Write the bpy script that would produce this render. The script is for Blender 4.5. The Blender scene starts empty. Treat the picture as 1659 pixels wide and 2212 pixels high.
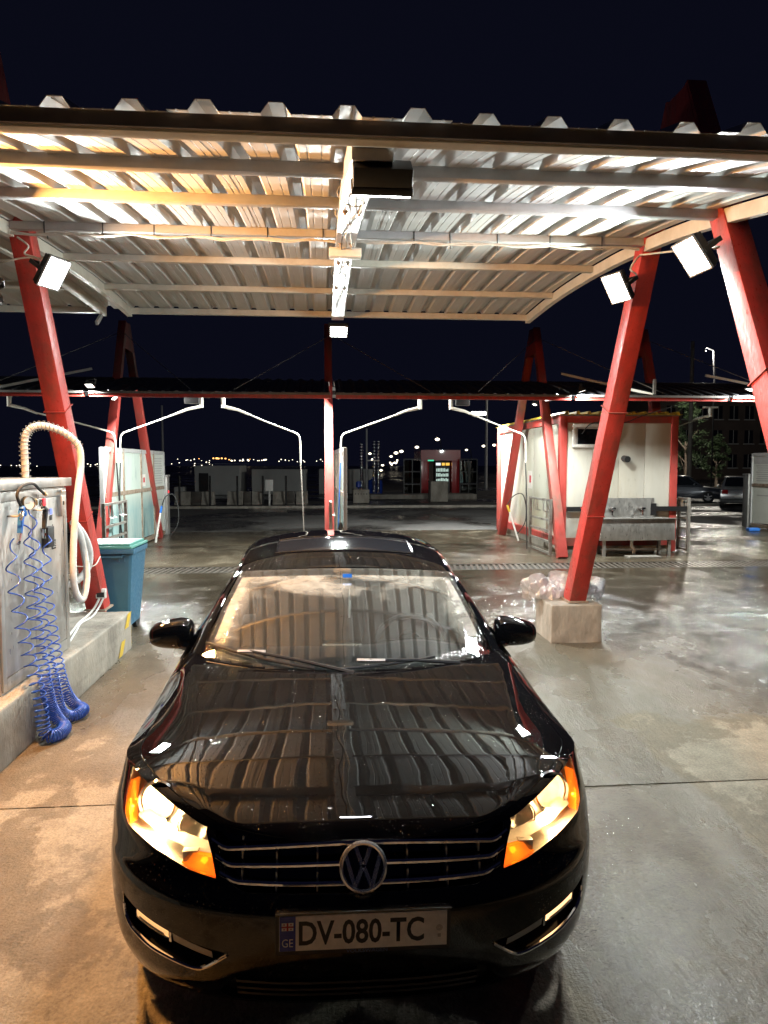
import bpy, bmesh, math, random
import numpy as np
from mathutils import Vector, Matrix
random.seed(7)
S = bpy.context.scene
COL = S.collection
R = math.radians

# ------------------------------------------------------------------ camera, sky, exposure
cam_d = bpy.data.cameras.new("camera")
cam = bpy.data.objects.new("camera", cam_d)
COL.objects.link(cam)
cam_d.sensor_fit = 'VERTICAL'
cam_d.sensor_height = 36.0
cam_d.lens = 36.0 * 1534 / 2212
cam_d.clip_start = 0.05
cam_d.clip_end = 4000
cam.location = (0, 0, 1.95)
cam.rotation_euler = (R(90 - 3.8), 0, R(-4.8))
S.camera = cam

world = bpy.data.worlds.new("World")
S.world = world
world.use_nodes = True
wn = world.node_tree
sky_n = wn.nodes.new('ShaderNodeTexSky')
sky_n.sky_type = 'NISHITA'
sky_n.sun_disc = False
sky_n.sun_elevation = R(-12)
sky_n.sun_rotation = R(200)
sky_n.air_density = 1.0
tint = wn.nodes.new('ShaderNodeMixRGB')
tint.blend_type = 'MULTIPLY'
tint.inputs[0].default_value = 1.0
tint.inputs[2].default_value = (0.66, 0.62, 0.80, 1)
wn.links.new(sky_n.outputs[0], tint.inputs[1])
bg = wn.nodes['Background']
bg.inputs[1].default_value = 0.31
glow = wn.nodes.new('ShaderNodeMixRGB')      # even night-sky glow of the town over the dusk sky
glow.blend_type = 'ADD'
glow.inputs[0].default_value = 1.0
glow.inputs[2].default_value = (0.0075, 0.0085, 0.0215, 1)
wn.links.new(tint.outputs[0], glow.inputs[1])
wn.links.new(glow.outputs[0], bg.inputs[0])

S.view_settings.view_transform = 'Standard'
S.view_settings.look = 'None'
S.view_settings.exposure = 0.3
S.view_settings.gamma = 1.0
S.view_settings.use_curve_mapping = False
S.render.engine = 'CYCLES'
S.cycles.use_denoising = True
S.cycles.sample_clamp_indirect = 4.0
S.cycles.max_bounces = 8
S.cycles.transparent_max_bounces = 16
S.cycles.caustics_reflective = False
S.cycles.caustics_refractive = False

# ------------------------------------------------------------------ helpers
def tag(o, label=None, cat=None, group=None, kind=None):
    if label: o["label"] = label
    if cat: o["category"] = cat
    if group: o["group"] = group
    if kind: o["kind"] = kind
    return o

def empty(name, loc=(0, 0, 0), rz=0, label=None, cat=None, group=None, kind=None):
    o = bpy.data.objects.new(name, None)
    COL.objects.link(o)
    o.location = loc
    o.rotation_euler = (0, 0, rz)
    o.empty_display_size = 0.1
    return tag(o, label, cat, group, kind)

def copy_tree(o, parent=None):
    c = o.copy()
    COL.objects.link(c)
    c.parent = parent
    for ch in o.children:
        copy_tree(ch, c)
    return c

class MB:
    """collects vertices and faces, then links them as one mesh object"""
    def __init__(self):
        self.v = []; self.f = []
    def add(self, vs, fs):
        n = len(self.v)
        self.v += [tuple(p) for p in vs]
        self.f += [tuple(i + n for i in q) for q in fs]
        return self
    def box(self, a, b, M=None):
        x0, y0, z0 = a; x1, y1, z1 = b
        vs = [(x0,y0,z0),(x1,y0,z0),(x1,y1,z0),(x0,y1,z0),(x0,y0,z1),(x1,y0,z1),(x1,y1,z1),(x0,y1,z1)]
        if M is not None: vs = [tuple(M @ Vector(p)) for p in vs]
        return self.add(vs, [(3,2,1,0),(4,5,6,7),(0,1,5,4),(1,2,6,5),(2,3,7,6),(3,0,4,7)])
    def cbox(self, c, s, M=None):
        return self.box([c[i]-s[i]/2 for i in range(3)], [c[i]+s[i]/2 for i in range(3)], M)
    def beam(self, p, q, w, h, up=(0,0,1), w2=None, h2=None):
        """rectangular bar from p to q, w across, h along up"""
        p = Vector(p); q = Vector(q); d = (q-p).normalized()
        u = Vector(up); r = d.cross(u)
        if r.length < 1e-4: r = d.cross(Vector((0,1,0)))
        r.normalize(); u = r.cross(d).normalized()
        w2 = w if w2 is None else w2; h2 = h if h2 is None else h2
        vs = []
        for c, a, b in ((p, w, h), (q, w2, h2)):
            for i, j in ((-1,-1),(1,-1),(1,1),(-1,1)):
                vs.append(c + r*(a/2*i) + u*(b/2*j))
        return self.add(vs, [(0,1,2,3),(7,6,5,4),(0,4,5,1),(1,5,6,2),(2,6,7,3),(3,7,4,0)])
    def tube(self, pts, r, n=8, cap=True, closed=False):
        pts = [Vector(p) for p in pts]; m = len(pts)
        rr = r if hasattr(r, '__len__') else [r]*m
        ref = None; base = len(self.v); vs = []
        for i, p in enumerate(pts):
            if closed: t = pts[(i+1) % m] - pts[i-1]
            else: t = pts[min(i+1, m-1)] - pts[max(i-1, 0)]
            t.normalize()
            if ref is None:
                ref = t.cross(Vector((0,0,1)))
                if ref.length < .05: ref = t.cross(Vector((0,1,0)))
            ref = (ref - t*ref.dot(t))
            ref.normalize(); b = t.cross(ref)
            for k in range(n):
                a = 2*math.pi*k/n
                vs.append(p + (ref*math.cos(a) + b*math.sin(a))*rr[i])
        fs = []
        for i in range(m if closed else m-1):
            j = (i+1) % m
            for k in range(n):
                l = (k+1) % n
                fs.append((i*n+k, i*n+l, j*n+l, j*n+k))
        if cap and not closed:
            fs.append(tuple(range(n-1, -1, -1))); fs.append(tuple((m-1)*n+k for k in range(n)))
        return self.add(vs, fs)
    def cyl(self, p, q, r, r2=None, n=16):
        return self.tube([p, q], [r, r if r2 is None else r2], n)
    def lathe(self, prof, n=24, M=None):
        """prof: (radius, z) pairs turned about z"""
        vs = []
        for r, z in prof:
            for k in range(n):
                a = 2*math.pi*k/n
                v = Vector((r*math.cos(a), r*math.sin(a), z))
                vs.append(M @ v if M is not None else v)
        fs = [(i*n+k, i*n+(k+1) % n, (i+1)*n+(k+1) % n, (i+1)*n+k) for i in range(len(prof)-1) for k in range(n)]
        return self.add(vs, fs)
    def prism(self, poly, a, b, axis='y'):
        """2D outline extruded between a and b along an axis"""
        def P(u, v, w):
            return {'y': (u, w, v), 'x': (w, u, v), 'z': (u, v, w)}[axis]
        n = len(poly)
        vs = [P(u, v, a) for u, v in poly] + [P(u, v, b) for u, v in poly]
        return self.add(vs, [tuple(range(n-1, -1, -1)), tuple(range(n, 2*n))] + [(i, (i+1) % n, n+(i+1) % n, n+i) for i in range(n)])
    def grid(self, P, closed_u=False):
        """P[i][j] points"""
        m = len(P); n = len(P[0])
        vs = [p for row in P for p in row]
        fs = [(i*n+j, i*n+j+1, (i+1)*n+j+1, (i+1)*n+j) for i in range(m-1) for j in range(n-1)]
        return self.add(vs, fs)
    def build(self, name, mat, parent=None, smooth=False, bevel=0, sharp=None, solid=0, weld=False, subsurf=0):
        me = bpy.data.meshes.new(name)
        me.from_pydata(self.v, [], self.f)
        bm = bmesh.new(); bm.from_mesh(me)
        if weld: bmesh.ops.remove_doubles(bm, verts=bm.verts, dist=1e-4)
        if not solid: bmesh.ops.recalc_face_normals(bm, faces=bm.faces)
        if bevel:
            es = [e for e in bm.edges if len(e.link_faces) == 2 and e.calc_face_angle(0) > R(35)]
            bmesh.ops.bevel(bm, geom=es, offset=bevel, segments=2, affect='EDGES', clamp_overlap=True, profile=0.6)
        bm.to_mesh(me); bm.free()
        if smooth or bevel:
            for p in me.polygons: p.use_smooth = True
            me.set_sharp_from_angle(angle=R(sharp if sharp else 38))
        me.materials.append(mat)
        o = bpy.data.objects.new(name, me)
        COL.objects.link(o)
        if parent: o.parent = parent
        if solid:
            m = o.modifiers.new('solid', 'SOLIDIFY'); m.thickness = solid; m.offset = -1
        if subsurf:
            m = o.modifiers.new('sub', 'SUBSURF'); m.levels = subsurf; m.render_levels = subsurf
        return o

def frame_to(origin, direction, up=(0,0,1)):
    """matrix whose +z looks along direction"""
    z = Vector(direction).normalized(); x = Vector(up).cross(z)
    if x.length < 1e-4: x = Vector((1,0,0))
    x.normalize(); y = z.cross(x)
    M = Matrix((x, y, z)).transposed().to_4x4(); M.translation = Vector(origin)
    return M

def text_mesh(txt, size, name, mat, parent, M, depth=0.0015, sx=1.0, align='CENTER', bold=0.0):
    cu = bpy.data.curves.new(name, 'FONT')
    cu.body = txt; cu.size = size; cu.align_x = align; cu.align_y = 'CENTER'; cu.extrude = depth; cu.offset = bold
    cu.resolution_u = 3
    tmp = bpy.data.objects.new(name + '_tmp', cu)
    me = bpy.data.meshes.new_from_object(tmp)
    bpy.data.objects.remove(tmp); bpy.data.curves.remove(cu)
    me.transform(Matrix.Diagonal((sx, 1, 1, 1)))
    me.transform(M)
    me.name = name; me.materials.clear(); me.materials.append(mat)
    o = bpy.data.objects.new(name, me); COL.objects.link(o); o.parent = parent
    return o

def pchip(pts):
    X = np.array([p[0] for p in pts], float); Y = np.array([p[1] for p in pts], float)
    hh = np.diff(X); d = np.diff(Y)/hh; m = np.zeros(len(X)); m[0] = d[0]; m[-1] = d[-1]
    for i in range(1, len(X)-1):
        if d[i-1]*d[i] > 0:
            w1 = 2*hh[i]+hh[i-1]; w2 = hh[i]+2*hh[i-1]; m[i] = (w1+w2)/(w1/d[i-1]+w2/d[i])
    def f(x):
        x = min(max(x, X[0]), X[-1]); i = min(max(int(np.searchsorted(X, x))-1, 0), len(X)-2); t = (x-X[i])/hh[i]
        return float((1+2*t)*(1-t)**2*Y[i]+t*(1-t)**2*hh[i]*m[i]+t*t*(3-2*t)*Y[i+1]+t*t*(t-1)*hh[i]*m[i+1])
    return f

def smooth_path(pts, n):
    """Catmull-Rom through points, n samples per span"""
    P = [Vector(p) for p in pts]; out = []
    for i in range(len(P)-1):
        a = P[max(i-1, 0)]; b = P[i]; c = P[i+1]; d = P[min(i+2, len(P)-1)]
        for k in range(n):
            t = k/n
            out.append(0.5*((2*b) + (c-a)*t + (2*a-5*b+4*c-d)*t*t + (3*b-a-3*c+d)*t**3))
    out.append(P[-1]); return out

# ------------------------------------------------------------------ materials
def new_mat(name):
    m = bpy.data.materials.new(name); m.use_nodes = True
    nt = m.node_tree
    return m, nt, nt.nodes['Principled BSDF']

def node(nt, t, **kw):
    n = nt.nodes.new(t)
    for k, v in kw.items():
        if k.startswith('i_'): n.inputs[k[2:].replace('_', ' ')].default_value = v
        else: setattr(n, k, v)
    return n

def noise(nt, vec, scale, detail=4, rough=.55, dist=0):
    n = nt.nodes.new('ShaderNodeTexNoise')
    n.inputs['Scale'].default_value = scale; n.inputs['Detail'].default_value = detail
    n.inputs['Roughness'].default_value = rough; n.inputs['Distortion'].default_value = dist
    if vec is not None: nt.links.new(vec, n.inputs['Vector'])
    return n.outputs['Fac']

def ramp(nt, fac, stops):
    r = nt.nodes.new('ShaderNodeValToRGB')
    cr = r.color_ramp
    while len(cr.elements) < len(stops): cr.elements.new(.5)
    for e, (p, c) in zip(cr.elements, stops):
        e.position = p; e.color = (c, c, c, 1) if not hasattr(c, '__len__') else (*c, 1)
    nt.links.new(fac, r.inputs[0]); return r.outputs[0]

def mixc(nt, fac, a, b, blend='MIX'):
    m = nt.nodes.new('ShaderNodeMixRGB'); m.blend_type = blend
    for s, v in ((0, fac), (1, a), (2, b)):
        if isinstance(v, (int, float)): m.inputs[s].default_value = v if s == 0 else (v, v, v, 1)
        elif isinstance(v, tuple): m.inputs[s].default_value = (*v, 1)
        else: nt.links.new(v, m.inputs[s])
    return m.outputs[0]

def math_n(nt, op, a, b=None, clamp=False):
    m = nt.nodes.new('ShaderNodeMath'); m.operation = op; m.use_clamp = clamp
    for s, v in ((0, a), (1, b)):
        if v is None: continue
        if isinstance(v, (int, float)): m.inputs[s].default_value = v
        else: nt.links.new(v, m.inputs[s])
    return m.outputs[0]

def bump(nt, b, h, strength=.3, dist=.01):
    n = nt.nodes.new('ShaderNodeBump'); n.inputs['Strength'].default_value = strength; n.inputs['Distance'].default_value = dist
    nt.links.new(h, n.inputs['Height']); nt.links.new(n.outputs[0], b.inputs['Normal'])

def wpos(nt, scale=(1,1,1), rot=(0,0,0)):
    g = nt.nodes.new('ShaderNodeNewGeometry')
    m = nt.nodes.new('ShaderNodeMapping'); m.inputs['Scale'].default_value = scale; m.inputs['Rotation'].default_value = rot
    nt.links.new(g.outputs['Position'], m.inputs[0]); return m.outputs[0]

def opos(nt, scale=(1,1,1), rot=(0,0,0)):
    g = nt.nodes.new('ShaderNodeTexCoord')
    m = nt.nodes.new('ShaderNodeMapping'); m.inputs['Scale'].default_value = scale; m.inputs['Rotation'].default_value = rot
    nt.links.new(g.outputs['Object'], m.inputs[0]); return m.outputs[0]

def mat(name, col, rough=.6, metal=0, var=.25, scale=8, stain=None, stain_amt=.5, stretch=(1,1,1), bmp=.0, bscale=60, coat=0, rvar=.15, spec=.5):
    """painted or raw surface with uneven colour, wear and gloss"""
    m, nt, b = new_mat(name)
    v = wpos(nt, stretch)
    n1 = noise(nt, v, scale, 5); n2 = noise(nt, v, scale*5.3, 3)
    f = math_n(nt, 'ADD', math_n(nt, 'MULTIPLY', n1, .7), math_n(nt, 'MULTIPLY', n2, .3))
    c = ramp(nt, f, [(.3, tuple(x*(1-var) for x in col)), (.7, tuple(min(1, x*(1+var)) for x in col))])
    if stain:
        k = ramp(nt, noise(nt, v, scale*.45, 7, .65), [(.48, 0), (.68, 1)])
        c = mixc(nt, math_n(nt, 'MULTIPLY', k, stain_amt), c, stain)
    nt.links.new(c, b.inputs['Base Color'])
    r = ramp(nt, n2, [(.3, max(0.02, rough-rvar)), (.7, min(1, rough+rvar))])
    nt.links.new(r, b.inputs['Roughness'])
    b.inputs['Metallic'].default_value = metal
    b.inputs['Specular IOR Level'].default_value = spec
    if coat: b.inputs['Coat Weight'].default_value = coat; b.inputs['Coat Roughness'].default_value = .05
    if bmp: bump(nt, b, noise(nt, v, bscale, 4), bmp, .01)
    return m

def emis(name, col, strength):
    m, nt, b = new_mat(name)
    b.inputs['Base Color'].default_value = (0, 0, 0, 1)
    b.inputs['Emission Color'].default_value = (*col, 1); b.inputs['Emission Strength'].default_value = strength
    return m

def plain(name, col, rough=.5, metal=0, coat=0, spec=.5):
    m, nt, b = new_mat(name)
    v = opos(nt)
    n = noise(nt, v, 35, 3)
    c = ramp(nt, n, [(.3, tuple(x*.88 for x in col)), (.7, tuple(min(1, x*1.1) for x in col))])
    nt.links.new(c, b.inputs['Base Color'])
    b.inputs['Roughness'].default_value = rough; b.inputs['Metallic'].default_value = metal
    b.inputs['Coat Weight'].default_value = coat; b.inputs['Specular IOR Level'].default_value = spec
    return m

def ground_mat(name, dry, wet, masks):
    """damp darkens the concrete, standing water also makes it glossy"""
    m, nt, b = new_mat(name)
    p = wpos(nt)
    n0 = noise(nt, p, .9, 6, .6); n1 = noise(nt, p, 6, 6, .65); n2 = noise(nt, p, 75, 3, .75)
    base = mixc(nt, ramp(nt, n0, [(.3, 0), (.7, 1)]), tuple(x*.82 for x in dry), tuple(x*1.12 for x in dry))
    base = mixc(nt, .6, base, ramp(nt, n1, [(.28, .55), (.72, 1.3)]), 'MULTIPLY')
    base = mixc(nt, .5, base, ramp(nt, n2, [(.32, .5), (.68, 1.45)]), 'MULTIPLY')
    spots = ramp(nt, noise(nt, p, 17, 2, .5), [(.72, 0), (.78, 1)])
    base = mixc(nt, math_n(nt, 'MULTIPLY', spots, .55), base, tuple(x*.35 for x in dry))
    damp, water, pool = masks(nt, p)
    grime = ramp(nt, noise(nt, wpos(nt, (1, .5, 1), (0, 0, R(-30))), 1.7, 6, .62), [(.35, .6), (.65, 1.25)])
    wc = mixc(nt, .8, wet, grime, 'MULTIPLY')
    wc = mixc(nt, .30, wc, base)
    c = mixc(nt, damp, base, mixc(nt, 1.0, base, (.55, .51, .45), 'MULTIPLY'))
    c = mixc(nt, water, c, wc)
    c = mixc(nt, pool, c, mixc(nt, 1.0, c, (.50, .47, .44), 'MULTIPLY'))
    nt.links.new(c, b.inputs['Base Color'])
    film = ramp(nt, noise(nt, wpos(nt, (1, .4, 1), (0, 0, R(-30))), 2.6, 5, .6), [(.34, .17), (.50, .30), (.66, .46)])
    rr = mixc(nt, water, mixc(nt, damp, .85, .62), film)
    rr = mixc(nt, pool, rr, ramp(nt, noise(nt, wpos(nt, (1, .3, 1), (0, 0, R(-32))), 3.5, 5, .6), [(.35, .04), (.65, .16)]))
    nt.links.new(rr, b.inputs['Roughness'])
    streak = noise(nt, wpos(nt, (1, .15, 1), (0, 0, R(-32))), 45, 3, .6)
    hgt = math_n(nt, 'ADD', math_n(nt, 'MULTIPLY', n2, .55), math_n(nt, 'MULTIPLY', streak, .5))
    hgt = math_n(nt, 'ADD', hgt, math_n(nt, 'MULTIPLY', noise(nt, p, 24, 4, .65), .5))
    hgt = math_n(nt, 'MULTIPLY', hgt, math_n(nt, 'SUBTRACT', 1.0, math_n(nt, 'MULTIPLY', pool, .55)))
    bump(nt, b, hgt, .9, .016)
    b.inputs['Specular IOR Level'].default_value = .45
    return m

def apron_wet(nt, p):
    """the bay floor beyond the car is soaked, the strip along the car's right side is running wet, the rest has half dried"""
    sx = nt.nodes.new('ShaderNodeSeparateXYZ'); nt.links.new(p, sx.inputs[0])
    x, y = sx.outputs[0], sx.outputs[1]
    n = noise(nt, p, .8, 7, .62, .3); nf = noise(nt, wpos(nt, (1, .7, 1), (0, 0, R(-35))), 2.6, 8, .68, .2)
    k = math_n(nt, 'ADD', math_n(nt, 'MULTIPLY', n, .55), math_n(nt, 'MULTIPLY', nf, .6))     # about .58 on average
    back = ramp(nt, math_n(nt, 'MULTIPLY', y, .05), [(.22, 0), (.30, 1)])                        # from about 5 m on
    run = ramp(nt, math_n(nt, 'ABSOLUTE', math_n(nt, 'SUBTRACT', x, 1.55)), [(.40, 1), (.85, 0)])
    left = ramp(nt, math_n(nt, 'MULTIPLY', x, -.1), [(.0, 0), (.12, 1)])
    s = math_n(nt, 'MAXIMUM', back, math_n(nt, 'MULTIPLY', run, .92))
    water = ramp(nt, math_n(nt, 'ADD', math_n(nt, 'MULTIPLY', s, .60), k), [(.80, 0), (.88, 1)])
    damp = ramp(nt, math_n(nt, 'ADD', math_n(nt, 'ADD', k, math_n(nt, 'MULTIPLY', s, .3)), math_n(nt, 'MULTIPLY', left, .0)), [(.575, 0), (.615, 1)])
    # standing water: round the drain and the rear bays, and in run-off streaks on the right
    far = ramp(nt, math_n(nt, 'ADD', math_n(nt, 'MULTIPLY', y, .05), math_n(nt, 'MULTIPLY', math_n(nt, 'SUBTRACT', nf, .5), .25)), [(.40, 0), (.47, 1)])
    rgt = ramp(nt, math_n(nt, 'ADD', math_n(nt, 'MULTIPLY', x, .1), math_n(nt, 'MULTIPLY', math_n(nt, 'SUBTRACT', nf, .5), .35)), [(.33, 0), (.42, 1)])
    rgt = math_n(nt, 'MULTIPLY', rgt, ramp(nt, math_n(nt, 'MULTIPLY', y, .05), [(.22, 0), (.27, 1)]))
    side = math_n(nt, 'MULTIPLY', ramp(nt, math_n(nt, 'ABSOLUTE', math_n(nt, 'SUBTRACT', x, 1.5)), [(.3, .8), (.6, 0)]), ramp(nt, math_n(nt, 'MULTIPLY', y, .1), [(.36, 1), (.44, 0)]))
    pool = math_n(nt, 'MULTIPLY', math_n(nt, 'MAXIMUM', math_n(nt, 'MAXIMUM', far, rgt), side), ramp(nt, noise(nt, p, 1.3, 5, .6), [(.36, .35), (.52, 1)]))
    return damp, water, pool

M = {}
M['concrete_floor'] = ground_mat('concrete_floor', (.31, .27, .205), (.062, .049, .032), apron_wet)
def lot_wet(nt, p):
    w = ramp(nt, noise(nt, p, .22, 6, .6, .4), [(.46, 0), (.60, .9)]); return w, w, w
M['asphalt'] = ground_mat('asphalt', (.085, .08, .075), (.05, .047, .043), lot_wet)
M['subbase'] = mat('subbase', (.07, .06, .05), .5, var=.4, scale=5)
M['concrete'] = mat('concrete', (.33, .30, .255), .85, var=.3, scale=5, stain=(.12, .105, .085), stain_amt=.7, stretch=(1, 1, .4), bmp=.7, bscale=40)
M['red'] = mat('red_paint', (.50, .045, .035), .45, var=.2, scale=8, stain=(.20, .055, .04), stain_amt=.75, stretch=(1.6, 1.6, .35), bmp=.12, bscale=60, rvar=.22)
M['red_dirty'] = mat('red_paint_dirty', (.40, .05, .04), .55, var=.25, scale=4, stain=(.15, .09, .065), stain_amt=.85, stretch=(1, 1, .3))
M['galv'] = mat('galvanised_steel', (.60, .61, .62), .42, .65, var=.18, scale=9, stain=(.42, .40, .37), stain_amt=.45, bmp=.05)
M['cream'] = mat('cream_paint', (.62, .59, .52), .5, var=.12, scale=6, stain=(.40, .33, .24), stain_amt=.4)
M['grey_paint'] = mat('grey_paint', (.42, .42, .42), .45, var=.12, scale=6, stain=(.30, .25, .2), stain_amt=.3)
M['fascia'] = mat('dark_fascia', (.17, .15, .14), .6, var=.3, scale=4, stain=(.07, .05, .04), stain_amt=.6)
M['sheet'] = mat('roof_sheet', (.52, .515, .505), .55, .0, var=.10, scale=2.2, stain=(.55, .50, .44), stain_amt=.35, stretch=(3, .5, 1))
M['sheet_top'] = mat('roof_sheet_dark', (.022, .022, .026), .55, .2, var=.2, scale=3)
M['steel'] = mat('stainless_steel', (.50, .49, .47), .42, .75, var=.22, scale=7, stain=(.27, .25, .22), stain_amt=.65, stretch=(1, 1, .3), bmp=.03)
M['steel_dark'] = mat('worn_steel', (.36, .34, .31), .5, .6, var=.3, scale=12, stain=(.16, .12, .09), stain_amt=.7)
M['rust'] = mat('rusty_frame', (.34, .27, .21), .65, .3, var=.3, scale=14, stain=(.17, .09, .05), stain_amt=.8)
M['grate'] = mat('wet_grate', (.10, .085, .07), .4, .3, var=.4, scale=12)
M['black_metal'] = plain('black_metal', (.012, .012, .013), .45)
M['black_plastic'] = plain('black_plastic', (.016, .016, .017), .5)
M['rubber'] = plain('rubber', (.02, .02, .02), .8)
M['white_plastic'] = plain('white_plastic', (.72, .70, .66), .45)
M['wire'] = plain('pale_wire', (.55, .52, .46), .6)
M['blue_coil'] = plain('blue_hose', (.02, .09, .48), .3, coat=.4)
M['blue'] = plain('blue_plastic', (.03, .16, .55), .4)
M['chrome'] = plain('chrome', (.82, .82, .84), .09, 1)
M['brass'] = plain('dull_brass', (.45, .36, .2), .4, .8)
M['hose_grey'] = mat('vacuum_hose', (.70, .70, .69), .6, var=.15, scale=15, stain=(.42, .38, .32), stain_amt=.4)
M['bin_blue'] = mat('bin_blue', (.04, .14, .235), .45, var=.12, scale=5, stain=(.06, .17, .26), stain_amt=.5)
M['bin_green'] = mat('bin_green', (.10, .32, .28), .45, var=.1, scale=5, stain=(.10, .3, .27), stain_amt=.4)
M['panel_white'] = mat('sandwich_panel', (.54, .52, .46), .4, var=.07, scale=2.5, stain=(.46, .41, .30), stain_amt=.6, stretch=(1, 1, .25))
M['panel_green'] = mat('sandwich_panel_grimy', (.56, .56, .48), .4, var=.1, scale=1.2, stain=(.36, .34, .18), stain_amt=.75, stretch=(1, 1, .35))
M['yellow'] = mat('yellow_paint', (.62, .42, .04), .5, var=.2, scale=9)
M['glass_dark'] = plain('dark_glass', (.012, .014, .018), .06, spec=.7)
M['lamp_white'] = emis('floodlight_lens', (.93, 1.0, .96), 40)
M['lamp_small'] = emis('small_lamp', (1.0, .98, .9), 9)
M['lamp_amber'] = emis('far_amber_lamp', (1.0, .45, .12), 3.0)
M['lamp_far'] = emis('far_lamp', (1.0, .88, .66), 4.0)
M['led_red'] = emis('red_led', (1.0, .03, .04), 2.2)
M['led_blue'] = emis('blue_led', (.15, .22, 1.0), 1.6)
# ================================================================== the setting: ground, pavement, drain
g = MB().add([(-950, -120, -.03), (950, -120, -.03), (950, 1400, -.03), (-950, 1400, -.03)], [(0, 1, 2, 3)]).build('ground', M['asphalt'])
tag(g, 'dark wet asphalt lot stretching behind the wash bays', 'ground', kind='structure')

pav = empty('pavement', (0, 6, 0), 0, 'wet concrete slab floor of the wash yard', 'pavement', kind='structure')
XJ = [-15.0, -8.6, -2.9, 8.9, 18.5]
YJ = [-6.0, .35, 4.08, 7.86, 12.93, 13.72, 17.4, 21.0]
rs = random.Random(3)
for j in range(len(YJ)-1):
    if j == 4: continue
    for i in range(len(XJ)-1):
        gx = .0013; dz = rs.uniform(-.003, .002)
        s = MB().box((XJ[i]+gx, YJ[j]+gx, -.06), (XJ[i+1]-gx, YJ[j+1]-gx, dz)).build('concrete_slab', M['concrete_floor'], None, bevel=.0015)
        s.parent = pav; s.location = (0, -6, 0)
drain = empty('drain_channel', (0, 13.33, 0), 0, 'long grated drain channel crossing the wash yard floor', 'drain', kind='structure')
db = MB().box((-15, -.39, -.25), (18.5, .39, -.2)).box((-15, -.395, -.25), (18.5, -.36, -.004)).box((-15, .36, -.25), (18.5, .395, -.004))
db.build('channel', M['black_metal'], drain)
gm = None
for i in range(33):
    if gm is None:
        b = MB()
        for k in range(9):
            x = k*.111
            b.beam((x, -.35, -.016), (x+.10, .35, -.016), .05, .022)
        b.box((-.01, -.358, -.03), (.98, -.34, -.004)).box((-.01, .34, -.03), (.98, .358, -.004))
        o = b.build('grate', M['grate'], drain); gm = o
    else:
        o = gm.copy(); COL.objects.link(o); o.parent = drain
    o.location = (-14.9 + i*1.0, 0, 0)

# ================================================================== floodlights
def roughen(o, cuts, amp, seed):
    """chipped, uneven faces for cast concrete"""
    from mathutils import noise as mn
    bm = bmesh.new(); bm.from_mesh(o.data)
    bmesh.ops.subdivide_edges(bm, edges=[e for e in bm.edges if e.calc_length() > .06], cuts=cuts, use_grid_fill=True)
    bm.normal_update()
    for v in bm.verts:
        p = v.co*9 + Vector((seed, 0, 0)); k = mn.noise(p) + .6*mn.noise(p*3.1)
        e = 1.0 if all(f.normal.dot(v.normal) > .9 for f in v.link_faces) else 2.4
        if v.co.z > .005: v.co -= v.normal*amp*e*max(0, k+.15)
    bm.to_mesh(o.data); bm.free()
    for p in o.data.polygons: p.use_smooth = True
    o.data.set_sharp_from_angle(angle=R(32))

def floodlight(name, label, loc, aim, w, h, power, color=(.93, 1, .97), group=None, lit=True, bracket=True, lens_mat=None, spread=180):
    root = empty(name, loc, 0, label, 'floodlight', group)
    F = frame_to((0, 0, 0), aim)
    MB().box((-w/2, -h/2, -.03), (w/2, h/2, .0), F).build('housing', M['black_metal'], root, bevel=.008)
    fr = MB()
    t = .011
    fr.box((-w/2, -h/2, 0), (w/2, -h/2+t, .012), F).box((-w/2, h/2-t, 0), (w/2, h/2, .012), F)
    fr.box((-w/2, -h/2+t, 0), (-w/2+t, h/2-t, .012), F).box((w/2-t, -h/2+t, 0), (w/2, h/2-t, .012), F)
    fr.build('rim', M['grey_paint'] if w < .5 else M['black_metal'], root)
    MB().box((-w/2+t, -h/2+t, .0005), (w/2-t, h/2-t, .006), F).build('lens', lens_mat or (M['lamp_white'] if lit else M['glass_dark']), root)
    nf = max(6, int(w/.022))
    fb = MB()
    for k in range(nf):
        x = -w/2+.012 + (w-.024)*k/(nf-1)
        fb.box((x-.003, -h/2+.01, -.055), (x+.003, h/2-.01, -.03), F)
    fb.build('cooling_fins', M['black_metal'], root)
    if bracket:
        br = MB()
        br.box((-w/2-.016, -.016, -.13), (-w/2-.006, .016, .0), F).box((w/2+.006, -.016, -.13), (w/2+.016, .016, .0), F)
        br.box((-w/2-.016, -.016, -.14), (w/2+.016, .016, -.13), F)
        br.build('bracket', M['black_metal'], root)
    if lit:
        L = bpy.data.lights.new('lamp_light', 'AREA')
        L.shape = 'RECTANGLE'; L.size = w-2*t; L.size_y = h-2*t
        L.energy = power; L.color = color; L.spread = R(spread)
        lo = bpy.data.objects.new('lamp_light', L); COL.objects.link(lo); lo.parent = root
        lo.matrix_local = frame_to(F @ Vector((0, 0, .016)), -Vector(aim))
    return root

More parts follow.
